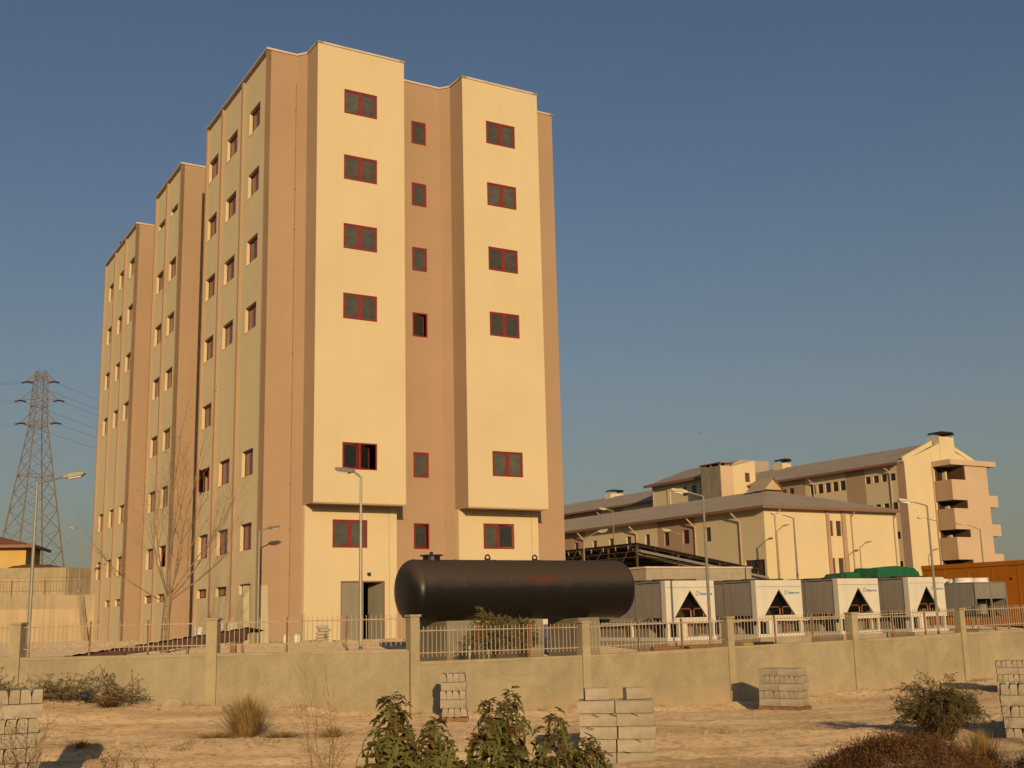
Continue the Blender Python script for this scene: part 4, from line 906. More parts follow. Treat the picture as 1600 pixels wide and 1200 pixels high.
wall_run('retaining_wall', [(-80, 88.0), (-37.0, 97.0), (-33.5, 104.0)], 0.2, 2.8, 5.0, 'stainwall2', 'plain upper retaining wall below the pylon', up_extra)
g = MB(); g.quad((-400, 60, 5.6), (-80, 88.2, 5.6), (-37.2, 97.2, 5.6), (-33.6, 104.3, 5.6)); g.quad((-400, 60, 5.6), (-33.6, 104.3, 5.6), (-20, 400, 5.6), (-400, 400, 5.6)); struct(g.build('hill_ground', M['soil']))
# railing on the lower retaining wall
rl = thing('terrace_railing', 'thin dark railing along the top of the lower retaining wall', 'railing'); a = Vector((-60, 74.0, 0)); b = Vector((-31.2, 84.0, 0)); d = (b-a); L = d.length; d.normalize()
for h in (0.28, 0.98): MB().tube(a+Vector((0, 0, 3.18+h)), b+Vector((0, 0, 3.18+h)), 0.022, n=4).build('rail', M['rust'], rl)
for i in range(15): p = a+d*(L*i/14); MB().box(p.x-0.03, p.x+0.03, p.y-0.03, p.y+0.03, 3.15, 4.25).build('post', M['rust'], rl)
bar2 = MB().tube((0, 0, 3.46), (0, 0, 4.15), 0.010, n=4).mesh('bar', M['rust'])
for i in range(1, 150): p = a+d*(L*i/150); add('bar', bar2, rl, (p.x, p.y, 0))
# earth heap with dry scrub on the upper terrace
m = MB(); nx, ny = 60, 20
for j in range(ny+1):
    for i in range(nx+1):
        u, v = i/nx, j/ny; x = -62+u*25.5; y = 98.5+v*8+0.2*x*0
        hgt = (0.62*math.exp(-((u-0.80)/0.12)**2)+0.12*math.exp(-((u-0.3)/0.3)**2))*math.sin(math.pi*v)**0.7*sstep(0, .06, u)*sstep(1, .94, u)+0.12*fbm(x, y, 1.4)*math.sin(math.pi*v)*sstep(0, .06, u)*sstep(1, .94, u)
        m.v.append((x, y, 5.6+1.25*hgt))
for j in range(ny):
    for i in range(nx): q = j*(nx+1)+i; m.f.append((q, q+1, q+nx+2, q+nx+1))
o = m.build('earth_heap', M['soil'], smooth=True); tag(o, 'rust brown heap of earth and dry scrub below the pylon', 'earth heap')
hs = thing('yellow_house', 'yellow house with low red tiled roof behind the pylon legs', 'house', (-58.4, 140, 5.75), R(12))
MB().box(-14, 0, 0, 9, 0, 5.0).build('wall', M['yellow'], hs)
m = MB(); m.poly([(-15, -1, 4.9), (1, -1, 4.9), (-4, 4.5, 6.3), (-10, 4.5, 6.3)]); m.poly([(1, -1, 4.9), (1, 10, 4.9), (-4, 4.5, 6.3)]); m.poly([(1, 10, 4.9), (-15, 10, 4.9), (-10, 4.5, 6.3), (-4, 4.5, 6.3)]); m.poly([(-15, 10, 4.9), (-15, -1, 4.9), (-10, 4.5, 6.3)]); m.build('roof', M['redtile'], hs)
MB().box(-15.1, 1.1, -1.15, -0.95, 4.6, 4.95).build('gutter', M['fascia'], hs); MB().box(0.95, 1.15, -0.95, 10, 4.6, 4.95).build('gutter', M['fascia'], hs)
MB().box(-4.2, -3.1, -0.06, 0.0, 1.6, 3.6).build('window', M['dark_glass'], hs)
# lattice pylon, set corner-on
py = thing('lattice_pylon', 'tall steel lattice electricity pylon at the left edge', 'pylon', (-74.35, 180.0, 5.6), R(47))
PH = 35.2
def half(z): return lerp_h(z)
def lerp_h(z):
    tab = [(0, 4.15), (26.4, 1.05), (34.0, 0.80), (PH, 0.55)]
    for (a, va), (b, vb) in zip(tab, tab[1:]):
        if z <= b: return va+(vb-va)*(z-a)/(b-a)
    return tab[-1][1]
cor = [(1, 1), (-1, 1), (-1, -1), (1, -1)]
zl = [0, 3.6, 7.0, 10.2, 13.2, 16.0, 18.6, 21.0, 23.2, 25.0, 26.4, 28.0, 29.5, 30.9, 32.2, 33.4, 34.3, PH]
P3 = lambda c, z: (c[0]*half(z), c[1]*half(z), z)
for c in cor: MB().path([P3(c, z) for z in (0, 26.4, 34.0, PH)], [0.13, 0.10, 0.08, 0.07], n=4).build('leg', M['lattice'], py)
for f in range(4):
    c1, c2 = cor[f], cor[(f+1) % 4]; m = MB()
    for za, zb in zip(zl, zl[1:]):
        r = 0.045 if za < 20 else 0.038
        m.tube(P3(c1, za), P3(c2, zb), r, n=4, caps=False); m.tube(P3(c2, za), P3(c1, zb), r, n=4, caps=False)
    for z in (3.6, 18.6, 26.4, 29.5, 34.3): m.tube(P3(c1, z), P3(c2, z), 0.07, n=4, caps=False)
    m.build('bracing', M['lattice'], py)
dirs = Matrix.Rotation(R(-47), 3, 'Z') @ Vector((1, 0.12, 0))
ins = MB().lathe([(0.001, 0), (0.20, 0.04)]+[((0.15 if i % 2 else 0.09), 0.1+0.09*i) for i in range(9)]+[(0.001, 0.95)], lambda x, y, a: (a, x, y), 8).mesh('insulator', M['ceramic'])
wires = []
for li, z in enumerate((27.0, 30.6, 33.6)):
    reach = (2.6, 2.9, 2.0)[li]
    for sd in (-1, 1):
        e = dirs*sd*reach; MB().path([Vector((0, 0, z+0.25)), e+Vector((0, 0, z))], 0.09, n=4).build('cross_arm', M['lattice'], py)
        MB().path([dirs*sd*half(z+1.6)+Vector((0, 0, z+1.7)), e+Vector((0, 0, z))], 0.06, n=4).build('arm_tie', M['lattice'], py)
        for k, yaw in enumerate((0, 180)):
            o = add('insulator', ins, py, e+Vector((0, 0, z-0.12))); o.rotation_euler = (0, R(12), math.atan2(dirs.y, dirs.x)+R(yaw)); 
        wires.append((Matrix.Rotation(R(47), 3, 'Z') @ e + Vector((-74.35, 180, 5.6+z-0.15)), li, sd))
LV = ['lower', 'middle', 'upper']
for p, li, sd in wires:
    for dirn in (-1, 1):
        tgt = p+(Vector((70, 260, -4)) if dirn > 0 else Vector((-150, -32, 4)))
        pts = []
        for i in range(13):
            u = i/12; q = p.lerp(tgt, u); q.z -= 9*4*u*(1-u)*0.5; pts.append(q)
        o = MB().path(pts, 0.02, n=4).build('power_line', M['wire'])
        tag(o, 'thin %s power line strung from the pylon\'s %s arm to the %s' % (LV[li], 'left' if sd < 0 else 'right', 'right behind the tower' if dirn > 0 else 'left out of view'), 'power line', 'power lines of the pylon')

# ------------------------------------------------------------------ bare tree in the yard
def grow(mb, leaves, p, d, length, r, depth, rnd, spread=0.55):
    n = 4 if depth > 1 else 3; pts = [p.copy()]; rs = [r]; cur = p.copy(); dd = d.copy()
    for i in range(n):
        dd = (dd+Vector((rnd.uniform(-1, 1), rnd.uniform(-1, 1), rnd.uniform(-0.3, 0.9)))*0.10+Vector((0, 0, 0.05))).normalized()
        cur = cur+dd*(length/n); pts.append(cur.copy()); rs.append(r*(1-0.55*(i+1)/n))
    mb.path(pts, rs, n=6 if depth > 2 else (4 if depth > 0 else 3))
    if depth == 0:
        for q in pts[1:]:
            if rnd.random() < 0.16: leaves.append(q.copy())
        return
    k = 4
    for i in range(k):
        u = 0.30+0.70*(i+rnd.random()*0.6)/k; u = min(u, 0.98); seg = u*n; j = min(int(seg), n-1); q = pts[j].lerp(pts[j+1], seg-j)
        ax_ = dd.orthogonal().normalized(); ax_.rotate(Matrix.Rotation(rnd.uniform(0, 6.28), 3, dd))
        nd = (dd+ax_*spread*rnd.uniform(0.75, 1.25)+Vector((0, 0, 0.12))).normalized()
        grow(mb, leaves, q, nd, length*rnd.uniform(0.5, 0.72), r*0.38, depth-1, rnd, spread)
rnd = random.Random(23)
tr = thing('bare_tree', 'bare young tree with a few dead leaves standing before the left side of the tower', 'tree', (-11.85, 40.0, -0.05))
m = MB(); m.path([(0, 0, -0.2), (0.0, 0, 0.5), (0.02, 0, 1.2), (0.06, 0, 1.9)], [0.17, 0.135, 0.125, 0.13], n=10); m.build('trunk', M['bark'], tr, smooth=True)
m = MB(); leaves = []
for vx, vy, vz, L, r in ((-0.10, 0.1, 1.0, 4.4, 0.085), (0.30, -0.1, 1.0, 4.0, 0.065), (-0.42, 0.2, 0.75, 3.2, 0.05), (0.62, 0.15, 0.75, 3.2, 0.055), (-0.9, -0.2, 0.42, 2.6, 0.045), (0.95, -0.15, 0.55, 2.9, 0.045), (0.1, 0.7, 0.8, 2.8, 0.045), (-0.15, -0.65, 0.85, 3.0, 0.045), (0.45, 0.5, 0.9, 3.2, 0.045)):
    grow(m, leaves, Vector((0.05, 0, 1.65+rnd.uniform(0, 0.3))), Vector((vx, vy, vz)).normalized(), L*0.92, r*0.6, 3, rnd, 0.46)
m.build('crown', M['bark'], tr)
m = MB()
for q in leaves:
    s_ = rnd.uniform(0.025, 0.05); a = Vector((rnd.uniform(-1, 1), rnd.uniform(-1, 1), rnd.uniform(-1, 0))).normalized()*s_; b = a.orthogonal()*0.8; m.quad(q, q+a*0.5+b*0.5, q+a, q+a*0.5-b*0.5)
stuff(m.build('dead_leaves', M['deadleaf'], tr))

# ------------------------------------------------------------------ clutter in the yard
def yz(x, y): return z_yard(x, y)
def cat_tag(o, l, c, g=None): return tag(o, l, c, g)
# loose boards leaning at the tower corner
def at(s, t): v = Vector((OX, OY, 0))+EX*s+EY*t; return v
b_ = at(-0.35, 0.65); o = MB().box(0, 0.30, 0, 0.04, -0.02, 2.55).build('leaning_board', M['paleboard'], None, b_, rz=TH); o.rotation_euler = (R(-4), 0, TH); tag(o, 'narrow pale board standing just round the corner of the tower', 'board', 'boards leaning at the tower corner')
b_ = at(0.06, -0.42); o = MB().box(0, 0.40, 0, 0.04, -0.02, 2.55).build('leaning_board', M['paleboard'], None, b_, rz=TH); o.rotation_euler = (R(-7), 0, TH); tag(o, 'wide pale board leaning on the brown front wall beside the lamp', 'board', 'boards leaning at the tower corner')
def bag(x, y, z, rz, label, mname='sack', sc=(0.55, 0.32, 0.15), name='cement_sack', cat='sack', group='sacks by the tower'):
    m = MB(); n1, n2 = 12, 8
    for j in range(n2+1):
        v = -math.pi/2+math.pi*j/n2
        for i in range(n1):
            u = 2*math.pi*i/n1; cu, su = math.cos(u), math.sin(u); e = 0.55
            sg = lambda q: math.copysign(abs(q)**e, q)
            m.v.append((sc[0]/2*sg(cu)*abs(math.cos(v))**0.6, sc[1]/2*sg(su)*abs(math.cos(v))**0.6, sc[2]/2*math.sin(v)+0.012*noise.noise(Vector((cu*2+x, su*2, v)))))
    for j in range(n2):
        for i in range(n1): m.f.append((j*n1+i, j*n1+(i+1) % n1, (j+1)*n1+(i+1) % n1, (j+1)*n1+i))
    o = m.build(name, M[mname], None, (x, y, z), smooth=True, rz=rz); return tag(o, label, cat, group)
p = at(1.9, -3.0)
for i in range(5): bag(p.x+random.uniform(-.05, .05), p.y, 0.17+0.13*i, TH+random.uniform(-.3, .3), ('lowest', 'second lowest', 'middle', 'second highest', 'topmost')[i]+' cement sack in the pile left of the service door', group='sacks piled by the door')
p = at(1.15, -3.4)
for i in range(3): bag(p.x+0.25*i, p.y-0.1*i, 0.10, TH+i, ('left', 'middle', 'right')[i]+' low grey sack lying beside the sack pile by the door', 'concrete', group='grey sacks beside the pile')
for i, (s_, t_) in enumerate(((0.2, -3.2), (0.75, -3.0))):
    q = at(s_, t_); m = MB().lathe([(0.001, 0), (0.13, 0), (0.15, 0.3), (0.13, 0.36), (0.05, 0.42), (0.001, 0.42)], lambda x, y, a: (x, y, a), 12)
    o = m.build('paint_bucket', M['white'], None, (q.x, q.y, 0.02), smooth=True); tag(o, 'white plastic bucket at the tower corner, %s of two' % ('left' if i == 0 else 'right'), 'bucket', 'buckets at the corner')
q = at(1.3, -2.2); o = MB().box(-0.05, 0.05, -0.05, 0.05, 0, 1.25).build('timber_post', M['paleboard'], None, (q.x, q.y, 0)); o.rotation_euler = (0, R(1), TH); tag(o, 'short pale timber post upright left of the service door', 'post')
# insulation packs by the left corner
for i, (s_, t_, w, h, mn) in enumerate(((-1.7, 0.2, 0.5, 1.02, 'coping'), (-1.1, 0.0, 0.42, 0.98, 'paleboard'), (-2.4, 0.5, 0.35, 0.8, 'white'))):
    q = at(s_, t_); o = MB().box(-w/2, w/2, -0.2, 0.2, 0, h).build('insulation_pack', M[mn], None, (q.x, q.y, 0), rz=TH)
    tag(o, ('grey-pink', 'cream', 'small white')[i]+' pack of building boards standing left of the tower corner', 'pack', 'packs by the tower corner')
# rust brown sheet shelter behind the left fence
sh_ = thing('sheet_shelter', 'low lean-to of dark rust brown sheets rising behind the left railing', 'shelter', (-12.6, 33.0, 0))
m = MB(); N_ = 44
for i in range(N_+1):
    x = 5.0*i/N_; z = 0.12+0.135*x
    for y in (0, 2.4): m.v.append((x, y+x*0.10, z+0.02*math.sin(i*2.2)+(-0.12 if y else 0.0)))
for i in range(N_): m.f.append((2*i, 2*i+2, 2*i+3, 2*i+1))
m.build('roof_sheet', M['slate_sheet'], sh_)
MB().prism([(0.2, 0.10), (5.0, 0.76), (5.0, 0.44), (0.2, 0.0)], lambda u, v, w: (u, w+u*0.10, v), -0.02, 0.02).build('shade_fascia', M['slate_sheet'], sh_)  # deep dark front sheet added as the shade below the sloping roof
for x in (1.6, 3.3, 4.8): MB().box(x, x+0.07, 0.1+x*0.1, 0.17+x*0.1, -0.1, 0.05+0.135*x).build('post', M['wood'], sh_)
pw = MB().box(0, 0.16, 0, 0.16, -0.1, 0.42).build('crate', M['wood'], None, (-8.0, 33.1, 0)); tag(pw, 'small wooden crate at the right end of the sheet shelter', 'crate')
# rubble strip at the left
rb = MB(); rnd = random.Random(9)
def rock_into(mb, c, r, rnd, sub=0):
    n = len(mb.v); k = 6
    vs_ = [Vector((0, 0, 1)), Vector((0, 0, -1))]+[Vector((math.cos(6.283*i/5), math.sin(6.283*i/5), 0.45)) for i in range(5)]+[Vector((math.cos(6.283*(i+.5)/5), math.sin(6.283*(i+.5)/5), -0.45)) for i in range(5)]
    sx, sy, sz = rnd.uniform(.7, 1.2), rnd.uniform(.7, 1.2), rnd.uniform(.45, .8); a = rnd.uniform(0, 6.28)
    for v in vs_:
        v = v.normalized()*r*rnd.uniform(0.8, 1.15); x, y = v.x*sx, v.y*sy; mb.v.append((c[0]+x*math.cos(a)-y*math.sin(a), c[1]+x*math.sin(a)+y*math.cos(a), c[2]+v.z*sz))
    for i in range(5):
        t1, t2 = 2+i, 2+(i+1) % 5; b1, b2 = 7+i, 7+(i+1) % 5
        mb.f += [(n, n+t1, n+t2), (n+t1, n+b1, n+t2), (n+t2, n+b1, n+b2), (n+1, n+b2, n+b1)]
for i in range(500):
    x = rnd.uniform(-21, -2); y = rnd.uniform(44, 50) if x > -12 else rnd.uniform(48, 66)
    s_, t_ = st_of(x, y)
    if s_ > -0.6 and t_ > -1.5: continue
    rock_into(rb, (x, y, 0.02), rnd.uniform(0.04, 0.2)*(1 if rnd.random() < 0.8 else 1.6), rnd)
for i in range(200):
    q = at(rnd.uniform(-0.5, 8), rnd.uniform(-4.5, -1.6)); rock_into(rb, (q.x, q.y, 0.02), rnd.uniform(0.03, 0.11), rnd)
for i in range(260):
    q = at(rnd.uniform(-4, 30), rnd.uniform(-23.5, -20)); rock_into(rb, (q.x, q.y, z_yard(q.x, q.y)+0.01), rnd.uniform(0.02, 0.07), rnd)
stuff(rb.build('rubble', M['stone']), 'loose building rubble scattered over the yard', 'rubble')
# long pipe lying behind the right fence
a = CQ-EY*3.6-EX*3.4; dp = thing('long_pipe', 'brown pipe with yellow end lying on the ground in front of the first chiller', 'pipe', (a.x, a.y, -0.27), TH)
MB().tube((0, 0, 0.12), (3.6, 0, 0.12), 0.10, n=12).build('pipe', M['rust'], dp, smooth=True); MB().tube((3.6, 0, 0.12), (4.0, 0, 0.12), 0.102, n=12).build('pipe_end', M['yellow_pipe'], dp, smooth=True); MB().tube((4.0, 0, 0.12), (4.9, 0, 0.12), 0.10, n=12).build('pipe', M['dark_metal'], dp, smooth=True)
# shiny duct lengths in front of the tank
for i, (x, y, h) in enumerate(((-1.28, 31.2, 0.72), (-1.02, 31.1, 0.8), (-0.78, 31.2, 0.62))):
    m = MB().lathe([(0.08, 0), (0.10, 0.0), (0.10, h), (0.085, h), (0.085, 0.05)], lambda u, v, a: (u, v, a), 16)
    o = m.build('duct_length', M['duct'], None, (x, y, z_yard(x, y)), smooth=True); tag(o, ('left', 'tallest middle', 'shortest right')[i]+' shiny metal duct length standing under the drooping bush', 'duct', 'duct lengths under the bush')
# bricks on a pallet far behind the tank saddles
q = at(12.2, -6.0); bp_ = thing('brick_pile', 'pile of pale bricks seen under the tank between two saddles', 'brick pile', (q.x, q.y, z_yard(q.x, q.y)), TH); rnd = random.Random(3)
bm_ = MB().box(-0.12, 0.12, -0.09, 0.09, 0, 0.13).mesh('brick', M['brickred']); bm2 = MB().box(-0.12, 0.12, -0.09, 0.09, 0, 0.13).mesh('brick', M['paleboard'])
for k in range(7):
    for i in range(6): add('brick', bm2 if rnd.random() < .7 else bm_, bp_, (i*0.26+rnd.uniform(-.03, .03), rnd.uniform(-.05, .05), k*0.135), rnd.uniform(-.15, .15))
q = at(11.2, -5.4); o = MB().box(0, 0.45, 0, 0.4, 0, 1.15).build('white_cabinet', M['white'], None, (q.x, q.y, z_yard(q.x, q.y)), rz=TH); tag(o, 'pale upright cabinet beside the brick pile under the tank', 'cabinet')

# ------------------------------------------------------------------ kerbstone stacks on the road side
KL, KH, KW = 0.55, 0.175, 0.130
def kerb_mesh(name, mn, L=KL, H=KH, W=KW):
    # battered front face like a real kerb, small chamfers
    pr = [(-W/2, 0), (W/2, 0), (W/2, H-0.012), (W/2-0.012, H), (-W/2+0.030, H), (-W/2+0.018, H-0.015), (-W/2, H*0.45)]
    return MB().prism(pr, lambda u, v, w: (w, u, v), -L/2, L/2).mesh(name, M[mn])
KM = [kerb_mesh('kerbstone', 'kerb'), kerb_mesh('kerbstone', 'kerb2')]
NTH = ['first', 'second', 'third', 'fourth', 'fifth', 'sixth', 'seventh', 'eighth']
CO = ['bottom', 'second', 'third', 'fourth', 'fifth', 'sixth', 'seventh']
def pallet(x, y, z, rz, w, d, label):
    t = thing('pallet', label, 'pallet', (x, y, z), rz, 'wooden pallets under the kerbstones')
    for v in (-d/2+0.05, 0, d/2-0.05): MB().box(-w/2, w/2, v-0.045, v+0.045, 0.0, 0.075).build('bearer', M['wood'], t)
    for i in range(int(w/0.17)): MB().box(-w/2+i*0.17+0.01, -w/2+i*0.17+0.13, -d/2, d/2, 0.078, 0.098).build('board', M['wood'], t)
def stack(x, y, rz, rows, nw, where, seed, pal=True):
    """rows: 'S' stretchers facing the viewer, 'H' headers; nw = stack width in kerb lengths"""
    rnd = random.Random(seed); z = z_out(x, y, True)-0.01; w = nw*(KL+0.015); dpt = KL+0.02
    if pal: pallet(x, y, z, rz, w+0.06, dpt+0.05, 'wooden pallet under the kerbstone stack '+where); z += 0.10
    ca, sa = math.cos(rz), math.sin(rz)
    for k, kind in enumerate(rows):
        cl = 'in the %s course of the stack %s' % ('top' if k == len(rows)-1 else CO[k], where)
        off = rnd.uniform(-0.02, 0.02)
        if kind == 'S':
            for i in range(nw):
                for j in range(4):
                    lx = (i-(nw-1)/2)*(KL+0.015)+off+rnd.uniform(-.006, .006); ly = -dpt/2+KW/2+j*(KW+0.008)
                    o = add('kerbstone', rnd.choice(KM), None, (x+lx*ca-ly*sa, y+lx*sa+ly*ca, z), rz+rnd.uniform(-.025, .025)); tag(o, ('' if nw == 1 else ('left ', 'right ')[i])+('front', 'second', 'third', 'rearmost')[j]+' lengthwise kerbstone '+cl, 'kerbstone', 'kerbstones stacked '+where)
        else:
            for i in range(nw*4):
                lx = (i-(nw*4-1)/2)*(KW+0.0085)+off; ly = rnd.uniform(-0.015, 0.015)
                o = add('kerbstone', rnd.choice(KM), None, (x+lx*ca-ly*sa, y+lx*sa+ly*ca, z), rz+R(90)+(math.pi if rnd.random() < .5 else 0)+rnd.uniform(-.012, .012)); tag(o, NTH[i]+' kerbstone from left '+cl, 'kerbstone', 'kerbstones stacked '+where)
        z += KH+0.010
    return z
zt = stack(1.46, 18.2, R(-7), 'SSSSS', 2, 'beside the fig plants', 1, pal=False)
for i, (dx, rz, mn, ln) in enumerate(((-0.30, 0.12, 'kerb2', 0.36), (0.27, 0.3, 'kerb', 0.30))):
    o = add('half_kerbstone', kerb_mesh('half_kerbstone', mn, ln, 0.17, 0.15), None, (1.46+dx, 18.2-0.05, zt), rz); tag(o, ('broken pale kerbstone piece lying on top of the middle stack, left', 'small broken kerbstone piece on top of the middle stack, right')[i], 'kerbstone')
m = MB()
for k in range(1, 5):
    for dx in (-0.42, -0.2, 0.12, 0.4):
        a = random.uniform(-.06, .06); dx += random.uniform(-.1, .1)
        if random.random() < 0.35: continue
        m.tube((1.46+dx, 17.90, z_out(1.6, 18.2)+k*0.181-0.01), (1.46+dx+0.10, 17.88, z_out(1.6, 18.2)+k*0.181-0.05+a*0.3), 0.006, n=4)
stuff(m.build('binding_straps', M['dark_metal']), 'torn dark strap ends hanging between the courses of the middle stack', 'straps')
stack(-1.45, 26.75, R(0), 'HSHSH', 1, 'by the corner pillar', 2)
stack(6.75, 30.7, R(-38), 'SHSHS', 2, 'below the first chillers', 3)
stack(13.95, 33.6, R(-20), 'SHSH', 2, 'at the far right wall', 4)
stack(8.98, 21.0, R(-20), 'HSHSH', 2, 'right of the bush', 5, pal=False)
stack(-6.66, 16.0, R(24), 'SHHSHSH', 1, 'at lower left', 6, pal=False)

# ------------------------------------------------------------------ rocks and loose stones on the road side
def boulder(px, r, label, seed, mn='stone'):
    rnd = random.Random(seed); m = MB(); n1, n2 = 14, 9
    for j in range(n2+1):
        v = -math.pi/2+math.pi*j/n2
        for i in range(n1):
            u = 2*math.pi*i/n1; d = Vector((math.cos(u)*math.cos(v), math.sin(u)*math.cos(v), math.sin(v))); k = r*(1+0.35*noise.noise(d*1.3+Vector((seed, 0, 0))))
            m.v.append((d.x*k*1.2, d.y*k, d.z*k*0.8))
    for j in range(n2):
        for i in range(n1): m.f.append((j*n1+i, j*n1+(i+1) % n1, (j+1)*n1+(i+1) % n1, (j+1)*n1+i))
    o = m.build('boulder', M[mn], None, (px[0], px[1], z_out(*px)+r*0.35), smooth=True); return tag(o, label, 'rock', 'pale rocks at the wall foot')
boulder((-7.95, 27.6), 0.17, 'rounded pale limestone rock at the foot of the wall below the lamp-side pillar', 2)
boulder((-8.25, 27.2), 0.07, 'small pale rock just left of the rounded limestone rock', 5)
boulder((-11.95, 27.4), 0.10, 'flat pale rock left of the cut branch heap', 8)
boulder((0.63, 25.2), 0.09, 'pale lump of mortar on the road between the kerbstone stacks', 11)
boulder((-6.6, 27.3), 0.11, 'grey flat rock between the pillar foot and the grass tuft', 14, 'concrete')
rnd = random.Random(77); m = MB()
for i in range(3600):
    x = rnd.uniform(-15, 16); yw = wall_y(x); u = rnd.random()
    if u < 0.45: y = yw-0.25-abs(rnd.gauss(0, 0.55))
    elif u < 0.7: y = rnd.gauss(21.9, 0.35)+0.10*x
    else: y = rnd.uniform(15, yw-0.4)
    r = min(0.05, 0.008*math.exp(rnd.gauss(0.40, 0.65)))
    rock_into(m, (x, y, z_out(x, y)+r*0.15), r, rnd)
for i in range(3200):     # gravelly edge at the lower right
    x = rnd.uniform(1.2, 6.5); y = rnd.uniform(12.2, 16.5); r = min(0.05, 0.008*math.exp(rnd.gauss(0.3, 0.6))); rock_into(m, (x, y, z_out(x, y)+r*0.15), r, rnd)
stuff(m.build('loose_stones', M['stone']), 'small pale stones scattered over the dirt road', 'stones')

# ------------------------------------------------------------------ plants
def leaf_quad(mb, p, d, n, L, W):
    s = d.cross(n).normalized(); mb.v += [tuple(p), tuple(p+d*L*0.45+s*W), tuple(p+d*L), tuple(p+d*L*0.45-s*W)]; k = len(mb.v); mb.f.append((k-4, k-3, k-2, k-1))
def rdir(rnd, up=0.0):
    v = Vector((rnd.gauss(0, 1), rnd.gauss(0, 1), rnd.gauss(0, 1)+up)); return v.normalized()
# five-lobed fig leaf, slightly folded and drooping
def fig_leaf(size, droop, seed):
    rnd = random.Random(seed); m = MB()
    out = [(0.0, 0.0), (0.16, -0.10), (0.42, -0.02), (0.50, 0.10), (0.26, 0.20), (0.17, 0.25), (0.46, 0.46), (0.54, 0.64), (0.28, 0.58), (0.09, 0.46), (0.17, 0.72), (0.10, 0.92), (0.0, 1.05)]
    pts = out+[(-x, y) for x, y in out[-2:0:-1]]
    def bend(x, y):
        z = -droop*y*y+0.22*abs(x)-0.12*abs(x)**2*3+0.03*math.sin(7*x+seed); return (x*size, y*size*(1-0.12*droop*y), z*size)
    c = [bend(0, 0.12), bend(0, 0.35), bend(0, 0.6)]
    m.v = [bend(*p) for p in pts]+c; n = len(pts)
    for i in range(n):
        a, b = i, (i+1) % n; y = (pts[a][1]+pts[b][1])/2; cc = n+(0 if y < 0.24 else (1 if y < 0.55 else 2)); m.f.append((a, b, cc))
    m.f += [(9, n, n+1), (5, n, n+1), (n-5, n, n+1), (9, n+1, n+2), (n-9, n+1, n+2)]
    return m
FIG = [fig_leaf(1.0, dr, i).mesh('leaf', M['figleaf' if i % 3 else 'figleaf2'], True) for i, dr in enumerate((0.25, 0.5, 0.8, 0.35, 0.65, 1.0))]
def fig_plant(x, y, ztop, nleaf, wid, label, seed, stems=1):
    rnd = random.Random(seed); z0 = z_out(x, y, False)-0.05; t = thing('fig_plant', label, 'plant', (x, y, z0), 0, 'fig plants in the foreground'); H = ztop-z0
    tips = []
    for s_ in range(stems):
        ox, oy = (rnd.uniform(-.06, .06)+(s_-(stems-1)/2)*0.22, rnd.uniform(-.08, .08)); h = H*(1 if s_ == 0 else rnd.uniform(0.8, 0.97))
        pts = [Vector((ox*0.2, oy*0.2, -0.1)), Vector((ox*0.6, oy*0.6, h*0.4)), Vector((ox, oy, h*0.75)), Vector((ox*1.05, oy, h*0.97))]; m = MB(); m.path(pts, [0.016, 0.013, 0.010, 0.006], n=6); m.build('stem', M['bark'], t)
        tips.append((pts, h))
    for i in range(nleaf):
        pts, h = tips[i % stems]; u = 1-(i/nleaf)**1.15*0.92; zz = h*u
        seg = 0 if u < 0.41 else (1 if u < 0.77 else 2); lo_, hi_ = (0, 0.41, 0.77, 1.0)[seg], (0, 0.41, 0.77, 1.0)[seg+1]
        p = pts[seg].lerp(pts[seg+1], min(1, (u-lo_)/(hi_-lo_)))
        az = i*2.4+rnd.uniform(-.5, .5); low = 1-u; reach = 1.28*wid*(0.08+0.92*min(1, low*1.45))*rnd.uniform(0.35, 1.05)
        q = p+Vector((math.cos(az)*reach, math.sin(az)*reach, rnd.uniform(-0.05, 0.06)+0.05*reach))
        size = rnd.uniform(0.105, 0.185)*(0.55+0.55*min(1, low*3))
        o = add('leaf', rnd.choice(FIG), t); up = 0.75*math.exp(-low*9)
        tilt = R(rnd.uniform(-75, -25))*(1-up)+R(35)*up
        o.matrix_local = Matrix.Translation(q) @ Matrix.Rotation(az-math.pi/2+rnd.uniform(-.4, .4), 4, 'Z') @ Matrix.Rotation(tilt, 4, 'X') @ Matrix.Rotation(rnd.uniform(-.5, .5), 4, 'Y') @ Matrix.Scale(size, 4)
fig_plant(-0.99, 10.0, 0.34, 210, 0.36, 'tall green fig plant at left of the foreground group', 31)
fig_plant(-0.64, 9.8, 0.12, 190, 0.34, 'shorter fig plant below the kerbstones by the corner pillar', 32)
fig_plant(-0.25, 10.1, 0.24, 190, 0.33, 'fig plant in the middle of the foreground group', 33)
fig_plant(-0.09, 10.4, 0.30, 130, 0.27, 'slender fig plant with a tall bare stem in the middle', 34)
fig_plant(0.40, 10.0, 0.15, 230, 0.40, 'broad green fig plant next to the middle kerbstone stack', 35, 2)
fig_plant(0.12, 9.5, -0.10, 200, 0.40, 'low spreading fig plant at the front of the group', 36, 2)
fig_plant(-0.42, 9.3, -0.22, 160, 0.36, 'lowest fig plant between the taller ones', 37)

fig_plant(0.27, 9.2, -0.24, 150, 0.36, 'low fig plant at the right front of the group', 38, 2)
fig_plant(-0.12, 9.25, -0.20, 150, 0.34, 'low fig plant below the tall bare stem', 39, 2)
fig_plant(-0.80, 9.3, -0.26, 130, 0.30, 'low fig plant at the left front of the group', 40)

